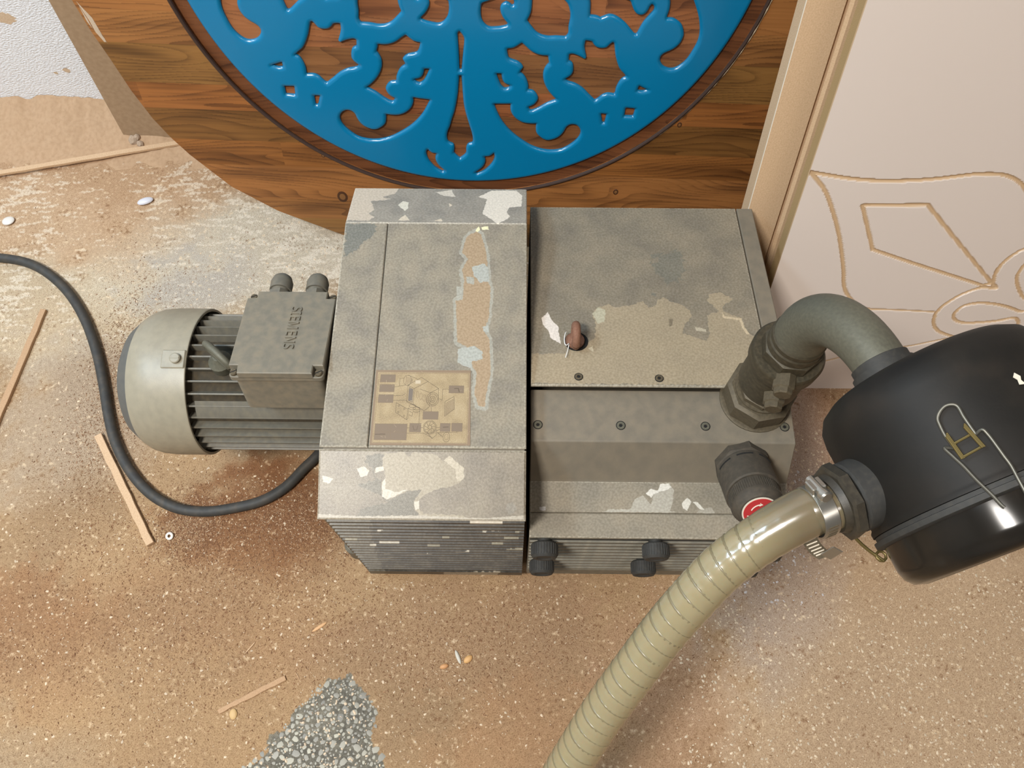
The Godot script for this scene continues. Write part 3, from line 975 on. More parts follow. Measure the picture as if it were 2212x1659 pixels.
func boards() -> void:
	# pale sheet with routed lines
	var fr := leaning(Vector3(0.40, 0, -0.582), 16.6)
	var t := thing("routed_board", "pale pink coated board with routed ornament grooves leaning at the right", "board", fr.origin)
	var thick := 0.024
	var w := 0.72
	var hgt := 1.5
	var core := Shape.new()
	var low := fr
	low.origin = fr * Vector3(0, 0, -thick)
	core.prism(low, PackedVector2Array([Vector2(0, 0), Vector2(w, 0), Vector2(w, hgt), Vector2(0, hgt)]), thick - 0.0035, 0.0)
	part("core", core, M.mdf_edge, t)
	var lines := [GROOVE_A, GROOVE_B, GROOVE_C, GROOVE_D, GROOVE_E, GROOVE_F, GROOVE_G, GROOVE_H, GROOVE_I, THIN_GROOVE_A, THIN_GROOVE_B]
	var step := 0.0015
	var nx := 300
	var ny := 325
	var depth := PackedFloat32Array()
	depth.resize((nx + 1) * (ny + 1))
	for k in lines.size():
		var half := 0.0032 if k < 9 else 0.0020
		var deep := 0.0030 if k < 9 else 0.0016
		var pts := pairs(lines[k], 10000.0)
		var soft := PackedVector3Array()
		for v in pts:
			soft.append(Vector3(v.x, v.y, 0))
		if k != 2 and k != 3 and k < 9:
			soft = curve(soft, 0.006)
		for z in soft.size() - 1:
			var a := Vector2(soft[z].x, soft[z].y)
			var b := Vector2(soft[z + 1].x, soft[z + 1].y)
			for j in range(maxi(0, int((minf(a.y, b.y) - half) / step)), mini(ny + 1, int((maxf(a.y, b.y) + half) / step) + 2)):
				for i in range(maxi(0, int((minf(a.x, b.x) - half) / step)), mini(nx + 1, int((maxf(a.x, b.x) + half) / step) + 2)):
					var q := Vector2(i, j) * step
					var d := Geometry2D.get_closest_point_to_segment(q, a, b).distance_to(q) / half
					if d < 1.0:
						depth[j * (nx + 1) + i] = maxf(depth[j * (nx + 1) + i], deep * sqrt(1.0 - d * d))
	var face := Shape.new()
	var coat := rgb(222, 209, 199).srgb_to_linear()
	var raw := rgb(200, 170, 134).srgb_to_linear()
	var P := PackedVector3Array()
	var C := PackedColorArray()
	for j in ny + 1:
		for i in nx + 1:
			var d := depth[j * (nx + 1) + i]
			P.append(fr * Vector3(i * step, j * step, -d))
			C.append(coat.lerp(raw, clampf(d / 0.0012, 0.0, 1.0)))
	for j in ny:
		for i in nx:
			var a := j * (nx + 1) + i
			var b := a + 1
			var c := a + nx + 2
			var d := a + nx + 1
			for q in [a, c, b, a, d, c]:
				face.p.append(P[q])
				face.u.append(Vector2.ZERO)
				face.c.append(C[q])
	face.tint = coat
	var X := nx * step
	var Y := ny * step
	var rect3 := func(x0: float, y0: float, x1: float, y1: float) -> void:
		face.quad(fr * Vector3(x0, y0, 0), fr * Vector3(x1, y0, 0), fr * Vector3(x1, y1, 0), fr * Vector3(x0, y1, 0))
	rect3.call(X, 0.0, w, Y)
	rect3.call(0.0, Y, w, hgt)
	face.tint = raw
	face.quad(fr * Vector3(0, 0, -0.0035), fr * Vector3(0, 0, 0), fr * Vector3(0, hgt, 0), fr * Vector3(0, hgt, -0.0035))
	face.quad(fr * Vector3(0, 0, -0.0035), fr * Vector3(w, 0, -0.0035), fr * Vector3(w, 0, 0), fr * Vector3(0, 0, 0))
	face.quad(fr * Vector3(w, 0, 0), fr * Vector3(w, 0, -0.0035), fr * Vector3(w, hgt, -0.0035), fr * Vector3(w, hgt, 0))
	face.quad(fr * Vector3(0, hgt, 0), fr * Vector3(w, hgt, 0), fr * Vector3(w, hgt, -0.0035), fr * Vector3(0, hgt, -0.0035))
	var coat_m := plain(Color.WHITE, 0.42)
	coat_m.vertex_color_use_as_albedo = true
	part("coated_face", face, coat_m, t, 40.0)
	moved(t, fr.origin)
	# moulded casing board just behind it
	var fc := leaning(Vector3(0.3525, 0, -0.6446), 16.6)
	var t2 := thing("casing_board", "long brown fibreboard casing with a stepped edge between wooden panel and pale board", "board", fc.origin)
	var prof := PackedVector2Array([Vector2(0, -0.034), Vector2(0, 0), Vector2(0.003, 0.0), Vector2(0.048, 0), Vector2(0.0485, -0.006), Vector2(0.052, -0.007), Vector2(0.0535, -0.0015), Vector2(0.058, 0.001), Vector2(0.066, 0.0), Vector2(0.073, -0.006), Vector2(0.078, -0.015), Vector2(0.08, -0.034)])
	var cb := Shape.new()
	# profile in (x, depth) pushed along the board
	var up := Transform3D(Basis(fc.basis.x, -fc.basis.z, fc.basis.y), fc.origin)
	var fl := PackedVector2Array()
	for v in prof:
		fl.append(Vector2(v.x, -v.y))
	cb.prism(up, fl, 1.4, 0.0005)
	part("board", cb, M.mdf, t2, 20.0)
	var chip := Shape.new()
	chip.box(Transform3D(fc.basis, fc * Vector3(-0.0004, 0.62, -0.0012)), Vector3(0.0012, 0.72, 0.0018), 0.0003)
	part("chipped_edge", chip, M.cream, t2)
	moved(t2, fc.origin)
	# plain dusty sheet behind the wooden panel
	var fs := leaning(Vector3(-0.822, 0, -1.135), 3.2)
	var sh := Shape.new()
	var ls := fs
	ls.origin = fs * Vector3(0, 0, -0.016)
	sh.prism(ls, PackedVector2Array([Vector2(0, 0.0), Vector2(0.9, 0.0), Vector2(0.9, 0.85), Vector2(0.022, 0.85)]), 0.016, 0.0005)
	var o := part("fibreboard_sheet", sh, M.mdf_dusty)
	tag(o, "plain dusty brown sheet standing against the wall behind the wooden panel", "sheet")

# ---------- the pump ----------
const XL := -0.237
const XR := 0.013

func chip(a: Array, c: Color, rag := 1.2, share := 0.92) -> Array:
	return [pairs(a), c, rag, share]

func screw(at: Vector3, n: Vector3, r: float, parent: Node3D, m: Material) -> void:
	var s := Shape.new()
	var f := along(at, n)
	s.lathe(f, [Vector2(r, -0.002), Vector2(r, 0.0004), Vector2(r * 0.92, 0.0009), Vector2(r * 0.5, 0.0009), Vector2(r * 0.46, -0.0015), Vector2(0, -0.0015)], 20)
	part("screw", s, m, parent)
	var d := Shape.new()
	d.lathe(f, [Vector2(r * 1.18, -0.001), Vector2(r * 1.18, 0.0003), Vector2(r * 1.0, 0.0003)], 20)
	d.lathe(f, [Vector2(r * 0.46, 0.0002), Vector2(0, 0.0002)], 6)
	part("recess", d, M.dark, parent)

func pump() -> void:
	var base := Vector3(0.02, 0, -0.48)
	var t := thing("vacuum_pump", "dusty grey industrial vacuum pump with finned motor standing on the floor", "pump", base)
	hood(t)
	cover(t)
	motor(t)
	fittings(t)
	moved(t, base)

func hood(t: Node3D) -> void:
	var s := Shape.new()
	across(s, [Vector2(-0.727, 0.02), Vector2(-0.727, 0.368), Vector2(-0.6455, 0.3985), Vector2(-0.317, 0.3985), Vector2(-0.2415, 0.371), Vector2(-0.2415, 0.02)], XL + 0.004, XR - 0.002)
	var hd := part("hood", s, M.grey, t)
	var tones := [rgb(122, 115, 103), rgb(136, 128, 112), rgb(145, 135, 117)]
	# back strip
	var b0 := Vector3(XL, 0.372, -0.729)
	var bd := Vector3(0, 0.031, 0.0835)
	var pale := rgb(208, 194, 172)
	var bm := textured(painted(500, 178, [rgb(132, 127, 117), rgb(146, 139, 127), rgb(154, 147, 134)], [chip(BACK_A, rgb(196, 182, 163), 2.0), chip(BACK_B, rgb(212, 206, 188)), chip(BACK_C, rgb(222, 212, 196)), chip(BACK_D, rgb(206, 196, 180)), chip(BACK_E, pale), chip(BACK_F, pale), chip(BACK_G, pale)], 71), 0.6)
	var bs := Shape.new()
	plate(bs, b0, bd, XR - XL, bd.length(), 0.004, 0.0014)
	part("back_strip", bs, bm, hd)
	# top, in two sheets with a seam between them
	var dk := rgb(102, 104, 98)
	var bare := rgb(158, 136, 108)
	var halo := rgb(160, 158, 146)
	var lime := rgb(164, 166, 158)
	var wide := pairs(TOP_A)
	var ringed := PackedVector2Array()
	for g in Geometry2D.offset_polygon(wide, 0.016):
		ringed = g
	var tm := textured(painted(520, 683, tones, [chip(TOP_D, dk, 6.0, 0.7), [ringed, halo, 2.0, 0.75], [wide, bare, 1.6, 0.95], chip(TOP_B, lime, 2.0), chip(TOP_C, lime, 2.0), chip(TOP_E, halo), chip(TOP_H, halo), chip(TOP_I, lime), chip(TOP_F, rgb(226, 220, 178)), chip(TOP_G, rgb(226, 220, 178))], 73), 0.62)
	var td := Vector3(0, 0, 0.3285)
	var t0 := Vector3(XL, 0.403, -0.6455)
	var ts := Shape.new()
	plate(ts, t0, td, XR - XL, 0.327, 0.004, 0.0012, 0.0, 0.0583)
	part("top_panel", ts, tm, hd)
	ts = Shape.new()
	plate(ts, t0, td, XR - XL, 0.327, 0.004, 0.0012, 0.0592, XR - XL)
	part("top_panel", ts, tm, hd)
	var seam := Shape.new()
	seam.box(Transform3D(Basis(), Vector3(XL + 0.0588, 0.3995, -0.482)), Vector3(0.0016, 0.003, 0.326), 0.0002)
	part("seam", seam, M.dark, hd)
	label(hd)
	# sloping front panel
	var f0 := Vector3(XL, 0.403, -0.3155)
	var fd := Vector3(0, -0.029, 0.079)
	var white := rgb(190, 182, 166)
	var fm := textured(painted(520, 178, [rgb(116, 107, 93), rgb(126, 116, 100), rgb(134, 124, 106)], [chip(FRONT_A, rgb(104, 99, 86), 3.0, 0.85), chip(FRONT_B, rgb(152, 141, 120), 2.0), chip(FRONT_C, white, 1.5), chip(FRONT_D, rgb(176, 165, 144), 1.5), chip(FRONT_E, white), chip(FRONT_F, white), chip(FRONT_G, white), chip(FRONT_H, rgb(130, 124, 112), 2.0, 0.7), chip(FRONT_I, white), [PackedVector2Array([Vector2(0, 0.92), Vector2(0.2, 0.95), Vector2(0.5, 0.93), Vector2(0.8, 0.96), Vector2(1, 0.91), Vector2(1, 1), Vector2(0, 1)]), white, 1.5, 0.6]], 75), 0.4)
	fm.clearcoat_enabled = true
	fm.clearcoat = 0.15
	fm.clearcoat_roughness = 0.4
	var fs := Shape.new()
	plate(fs, f0, fd, XR - XL, fd.length(), 0.005, 0.0022)
	part("front_panel", fs, fm, hd)
	# ribbed front grille
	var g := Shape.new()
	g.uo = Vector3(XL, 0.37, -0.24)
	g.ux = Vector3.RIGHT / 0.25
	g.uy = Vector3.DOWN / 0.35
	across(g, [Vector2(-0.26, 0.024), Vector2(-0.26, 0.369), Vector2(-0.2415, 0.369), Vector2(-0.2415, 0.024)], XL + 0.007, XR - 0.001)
	part("grille_back", g, M.dark, hd)  # near-black backing, shade of the gaps put into its colour
	g = Shape.new()
	g.uo = Vector3(XL, 0.37, -0.24)
	g.ux = Vector3.RIGHT / 0.25
	g.uy = Vector3.DOWN / 0.35
	for i in 19:
		var y := 0.352 - i * 0.0163
		across(g, [Vector2(-0.2425, y - 0.0046), Vector2(-0.2394, y - 0.0038), Vector2(-0.2390, y + 0.0018), Vector2(-0.2425, y + 0.0032)], XL + 0.007, XR - 0.001)
	across(g, [Vector2(-0.2425, 0.026), Vector2(-0.238, 0.026), Vector2(-0.238, 0.047), Vector2(-0.2425, 0.05)], XL + 0.007, XR - 0.001)
	var chips := []
	for k in 24:
		var row := rng.randi() % 17
		var edge := rng.randf() < 0.6
		var x := rng.randf() * (0.22 if edge else 0.9) + (0.78 if edge and rng.randf() < 0.3 else 0.03)
		var y := (0.025 + row * 0.0172) / 0.35
		var l := 0.02 + rng.randf() * 0.09
		chips.append([PackedVector2Array([Vector2(x, y), Vector2(x + l, y - 0.004), Vector2(x + l, y + 0.014), Vector2(x, y + 0.016)]), rgb(150, 144, 124) if rng.randf() < 0.6 else rgb(206, 200, 184), 1.6, 0.8])
	chips.append([PackedVector2Array([Vector2(0.73, 0.035), Vector2(0.89, 0.035), Vector2(0.89, 0.07), Vector2(0.73, 0.07)]), rgb(214, 206, 188), 1.0, 0.9])
	chips.append([PackedVector2Array([Vector2(0.5, 0.93), Vector2(0.86, 0.92), Vector2(0.84, 0.99), Vector2(0.5, 0.99)]), rgb(150, 140, 122), 3.0, 0.9])
	chips.append([PackedVector2Array([Vector2(0.03, 0.0), Vector2(0.25, 0.0), Vector2(0.16, 0.5), Vector2(0.12, 1.0), Vector2(0.03, 1.0)]), rgb(118, 113, 99), 6.0, 0.5])
	chips.push_front(chips.pop_back())
	part("grille", g, textured(painted(420, 560, [rgb(50, 47, 42), rgb(64, 60, 53), rgb(84, 78, 67)], chips, 77, 0.0), 0.4, 0.0, 0.0), hd, 20.0)
	var foot := Shape.new()
	foot.prism(Transform3D(Basis(Vector3.RIGHT, Vector3.FORWARD, Vector3.UP), Vector3(-0.235, 0.0, -0.30)), rect(0.075, 0.07, 0.018), 0.05, 0.004)
	part("foot", foot, M.fin, t)
	for q in [Vector3(-0.18, 0, -0.66), Vector3(0.29, 0, -0.66), Vector3(0.29, 0, -0.31), Vector3(-0.04, 0, -0.28)]:
		var ft := Shape.new()
		ft.lathe(Transform3D(Basis(), q), [Vector2(0.0, 0.0), Vector2(0.022, 0.0), Vector2(0.024, 0.004), Vector2(0.02, 0.051), Vector2(0, 0.051)], 20)
		part("foot", ft, M.rubber, t)

func label(hd: Node3D) -> void:
	var w := 640
	var h := 480
	var im := painted(w, h, [rgb(146, 128, 98), rgb(160, 141, 108), rgb(168, 150, 118)], [], 79)
	var ink := rgb(92, 78, 60)
	var faded := rgb(122, 104, 82)
	var box_ := rgb(122, 106, 88)
	for k in [[0, 0, w, 14], [0, h - 14, w, 14], [0, 0, 14, h], [w - 14, 0, 14, h]]:
		im.fill_rect(Rect2i(k[0], k[1], k[2], k[3]), rgb(134, 114, 92))
	strokes(im, [22, 20, 618, 18, 620, 462, 18, 462, 22, 20], faded, 2)
	# the printed panels of text, too worn to be read
	for k in [[32, 28, 100, 50], [32, 94, 98, 48], [30, 160, 98, 52], [492, 98, 98, 48], [330, 266, 100, 50], [24, 346, 208, 100], [248, 342, 74, 54], [446, 340, 66, 52], [520, 338, 70, 52]]:
		im.fill_rect(Rect2i(k[0], k[1], k[2], k[3]), box_)
		strokes(im, [k[0], k[1], k[0] + k[2], k[1], k[0] + k[2], k[1] + k[3], k[0], k[1] + k[3], k[0], k[1]], faded, 2)
	strokes(im, [128, 346, 128, 446], faded, 2)
	strokes(im, [24, 398, 232, 398], faded, 2)
	strokes(im, [528, 116, 552, 114, 560, 138], ink, 4)
	strokes(im, [270, 356, 278, 384, 296, 382, 302, 358], ink, 2)
	strokes(im, [466, 364, 498, 362], ink, 4)
	strokes(im, [30, 412, 92, 410], ink, 4)
	# leader lines
	strokes(im, [132, 110, 200, 98], ink, 2)
	strokes(im, [162, 104, 162, 52, 190, 52], ink, 2)
	strokes(im, [130, 168, 190, 164, 206, 152], ink, 2)
	strokes(im, [130, 198, 210, 196, 308, 246, 308, 342], ink, 2)
	strokes(im, [492, 122, 450, 122, 450, 194, 432, 184], ink, 2)
	strokes(im, [382, 220, 382, 266], ink, 2)
	strokes(im, [232, 370, 248, 370], ink, 2)
	strokes(im, [322, 368, 334, 368], ink, 2)
	strokes(im, [234, 404, 340, 402, 396, 430], ink, 2)
	strokes(im, [424, 366, 446, 366], ink, 2)
	strokes(im, [424, 388, 446, 376], ink, 2)
	strokes(im, [430, 400, 556, 396, 556, 390], ink, 2)
	strokes(im, [430, 398, 464, 424], ink, 2)
	# the drawn pump with its motor
	oval(im, 214, 66, 26, 34, ink)
	strokes(im, [214, 32, 276, 54], ink, 2)
	for k in 5:
		strokes(im, [206 + k * 10, 40 + k * 4, 204 + k * 10, 96 - k * 5], faded, 3)
	strokes(im, [218, 98, 306, 46, 424, 118, 424, 190], ink, 2)
	strokes(im, [218, 98, 218, 206, 262, 226, 262, 120, 218, 98], ink, 2)
	strokes(im, [228, 112, 254, 126, 254, 208, 228, 196, 228, 112], rgb(104, 94, 84), 3)
	im.fill_rect(Rect2i(229, 122, 24, 76), rgb(112, 102, 92))
	strokes(im, [262, 120, 352, 72], ink, 2)
	strokes(im, [262, 226, 336, 262, 370, 236], ink, 2)
	strokes(im, [300, 122, 370, 146, 424, 118], ink, 2)
	strokes(im, [370, 146, 370, 236], ink, 2)
	for k in 4:
		oval(im, 288 + k * 22, 160 + k * 10, 8, 22, faded)
	for r in [44, 34, 20, 10]:
		oval(im, 388, 188, r * 0.9, r, ink)
	im.fill_rect(Rect2i(268, 66, 34, 22), rgb(186, 172, 148))
	# the drawn lid, rolls, grille and rotor
	strokes(im, [150, 212, 226, 252, 226, 320, 150, 274, 150, 212], ink, 2)
	strokes(im, [226, 252, 234, 246, 234, 312, 226, 320], ink, 2)
	strokes(im, [240, 266, 262, 276, 260, 298, 238, 288], ink, 2)
	for k in [[168, 232], [206, 252], [168, 272], [206, 296]]:
		oval(im, k[0], k[1], 5, 5, ink)
	for k in [[258, 232], [286, 248]]:
		oval(im, k[0], k[1], 22, 10, ink)
		oval(im, k[0], k[1] + 14, 22, 10, ink, 0.0, PI)
	strokes(im, [470, 202, 528, 168, 534, 250, 472, 296, 470, 202], ink, 2)
	for k in 8:
		strokes(im, [476, 214 + k * 10, 530, 184 + k * 9], faded, 3)
	for r in [42, 36, 12]:
		oval(im, 380, 366, r, r, ink)
	for k in 9:
		var a := TAU * k / 9
		line(im, Vector2(380 + cos(a) * 12, 366 + sin(a) * 12), Vector2(380 + cos(a + 0.6) * 36, 366 + sin(a + 0.6) * 36), ink, 2)
	strokes(im, [366, 400, 398, 436, 424, 416, 424, 380], ink, 2)
	oval(im, 490, 426, 22, 30, ink)
	oval(im, 490, 426, 12, 18, faded)
	for k in 60:   # scratches
		var a := Vector2(rng.randf() * w, rng.randf() * h)
		line(im, a, a + Vector2(rng.randf() * 26 - 8, rng.randf() * 26 - 4), rgb(190, 172, 140), 1)
	var s := Shape.new()
	var o := Vector3(XL, 0.40305, -0.6455)
	var W := XR - XL
	var tl := o + Vector3(0.243 * W, 0, 0.683 * 0.3285)
	var tr := o + Vector3(0.7194 * W, 0, 0.681 * 0.3285)
	var br := o + Vector3(0.7298 * W, 0, 0.986 * 0.3285)
	var bl := o + Vector3(0.243 * W, 0, 0.988 * 0.3285)
	s.uo = tl
	s.ux = Vector3.RIGHT / (0.482 * W)
	s.uy = Vector3.BACK / (bl.z - tl.z)
	var lift := Vector3(0, 0.0004, 0)
	s.quad(bl + lift, br + lift, tr + lift, tl + lift)
	for q in [[bl, br], [br, tr], [tr, tl], [tl, bl]]:
		s.quad(q[0], q[1], q[1] + lift, q[0] + lift)
	part("label_plate", s, textured(im, 0.55, 0.0, 0.006), hd).set_meta("label", "worn tan sticker with line drawings of the pump and its parts")

func cover(t: Node3D) -> void:
	var x0 := 0.019
	var s := Shape.new()
	across(s, [Vector2(-0.725, 0.05), Vector2(-0.725, 0.3285), Vector2(-0.432, 0.381), Vector2(-0.432, 0.05)], x0, 0.3505)
	var cv := part("pump_cover", s, M.grey, t)
	var o := Vector3(x0, 0.333, -0.727)
	var d := Vector3(0, 0.0571, 0.3185)
	var cm := textured(painted(620, 650, [rgb(116, 108, 94), rgb(127, 118, 101), rgb(136, 125, 106)], [chip(COVER_H, rgb(104, 104, 94), 14.0, 0.55), chip(COVER_I, rgb(98, 100, 94), 6.0, 0.5), chip(COVER_A, rgb(170, 153, 124), 3.0, 0.62), chip(COVER_B, rgb(220, 210, 200)), chip(COVER_C, rgb(192, 174, 144)), chip(COVER_D, rgb(176, 170, 146), 2.0), chip(COVER_E, rgb(178, 168, 146)), chip(COVER_F, rgb(118, 106, 86)), chip(COVER_G, rgb(192, 182, 158))], 81), 0.62)
	var cs := Shape.new()
	plate(cs, o, d, 0.307, d.length(), 0.005, 0.0012, 0.0, 0.3070)
	part("cover_sheet", cs, cm, cv)
	var ss := Shape.new()
	plate(ss, o, d, 0.307, d.length(), 0.005, 0.0012, 0.3088, 0.332)
	part("cover_edge_strip", ss, M.grey, cv)
	var n := Vector3(0, 0.3185, -0.0571).normalized()
	for q in [Vector3(0.0798, 0.3883, -0.4213), Vector3(0.1824, 0.3885, -0.4200)]:
		screw(q, n, 0.0048, cv, M.cast)
	# the block in front of it, stepping down to the filter covers
	var b := Shape.new()
	across(b, [Vector2(-0.4105, 0.05), Vector2(-0.4105, 0.372), Vector2(-0.3397, 0.372), Vector2(-0.3045, 0.322), Vector2(-0.300, 0.318), Vector2(-0.300, 0.05)], x0, 0.3508, 0.001, 0.0022)
	var vb := part("valve_block", b, M.grey, t)
	for q in [0.0281, 0.1328, 0.2396, 0.3393]:
		screw(Vector3(q, 0.372, -0.3615), Vector3.UP, 0.0052, vb, M.galv)
	var c0 := Vector3(x0, 0.3215, -0.304)
	var cd := Vector3(0, -0.031, 0.0675)
	var fc := Shape.new()
	across(fc, [Vector2(-0.302, 0.05), Vector2(-0.302, 0.316), Vector2(-0.2385, 0.2865), Vector2(-0.2385, 0.05)], x0, 0.3492, 0.0006)
	var ribs := Shape.new()
	for i in 10:
		var y := 0.270 - i * 0.0190
		across(ribs, [Vector2(-0.239, y - 0.0048), Vector2(-0.2356, y - 0.0036), Vector2(-0.2352, y + 0.0022), Vector2(-0.239, y + 0.0040)], x0 + 0.001, 0.3485)
	across(fc, [Vector2(-0.239, 0.051), Vector2(-0.2365, 0.051), Vector2(-0.2365, 0.082), Vector2(-0.239, 0.085)], x0 + 0.001, 0.3485)
	var filter := part("filter_cover", fc, M.rib, t, 20.0)
	part("ribs", ribs, M.rib, filter, 20.0)
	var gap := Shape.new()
	gap.box(Transform3D(Basis(), Vector3((x0 + 0.349) / 2, 0.182, -0.2383)), Vector3(0.328, 0.19, 0.0008), 0.0002)  # thin dark sheet that paints the shade between the ribs
	part("rib_gap_shade", gap, M.dark, filter)
	var st := textured(painted(640, 150, [rgb(122, 115, 101), rgb(132, 124, 108), rgb(140, 130, 112)], [chip(STEP_A, rgb(166, 161, 148)), chip(STEP_E, rgb(156, 150, 136)), chip(STEP_B, rgb(214, 210, 200)), chip(STEP_C, rgb(206, 202, 190)), chip(STEP_D, rgb(206, 202, 190)), chip(STEP_F, rgb(182, 178, 174))], 83), 0.55)
	var k := 0.565
	for q in [[0.0, k - 0.006], [k, 1.0]]:
		var p := Shape.new()
		var oo: Vector3 = c0 + cd * q[0]
		plate(p, oo, cd, 0.332, cd.length() * (q[1] - q[0]), 0.004, 0.0012)
		p.uo = c0
		p.uy = cd.normalized() / cd.length()
		for i in p.p.size():
			p.u[i] = Vector2((p.p[i] - p.uo).dot(p.ux), (p.p[i] - p.uo).dot(p.uy))
		part("step_panel", p, st, filter)
	for q in [Vector2(0.0391, 0.2885), Vector2(0.0391, 0.1795), Vector2(0.1842, 0.2885), Vector2(0.1842, 0.1795), Vector2(0.329, 0.2885), Vector2(0.329, 0.1795)]:
		var kb := Shape.new()
		var f := along(Vector3(q.x, q.y - 0.014, -0.2375), Vector3.BACK)
		var r := 0.0178
		kb.lathe(f, [Vector2(0.009, -0.002), Vector2(0.009, 0.004), Vector2(r * 0.86, 0.004), Vector2(r * 0.96, 0.006), Vector2(r * 0.96, 0.021), Vector2(r * 0.84, 0.024), Vector2(r * 0.6, 0.024), Vector2(r * 0.5, 0.0225), Vector2(0, 0.0225)], 36)
		for i in 30:
			var a := TAU * i / 30
			var at := f * Transform3D(Basis(Vector3.UP, -a), Vector3(cos(a) * r * 0.96, 0.0135, sin(a) * r * 0.96))
			kb.box(at, Vector3(0.0014, 0.014, 0.0017), 0.0003)
		part("knurled_knob", kb, M.rubber, filter)
	# lifting eye in its hole
	var at := Vector3(0.0789, 0.3775, -0.477)
	var hole := Shape.new()
	hole.lathe(along(at + n * 0.0004, n), [Vector2(0.0155, -0.001), Vector2(0.0155, 0.0008), Vector2(0, 0.0008)], 28)
	var le := part("lifting_eye", hole, M.dark, cv)
	var e := Shape.new()
	var ring := PackedVector3Array()
	for i in 33:
		var a := TAU * i / 32
		ring.append(at + Vector3(-0.002, 0.018, 0.0) + Vector3(0.0, sin(a), cos(a)) * 0.0135)
	e.tube(ring, [0.0055], 14, false)
	e.lathe(along(at + Vector3(-0.002, 0, 0), n), [Vector2(0.0125, 0), Vector2(0.0125, 0.004), Vector2(0.006, 0.008), Vector2(0, 0.008)], 24)
	part("eye_ring", e, M.rust, cv)
	le.name = "eye_hole"

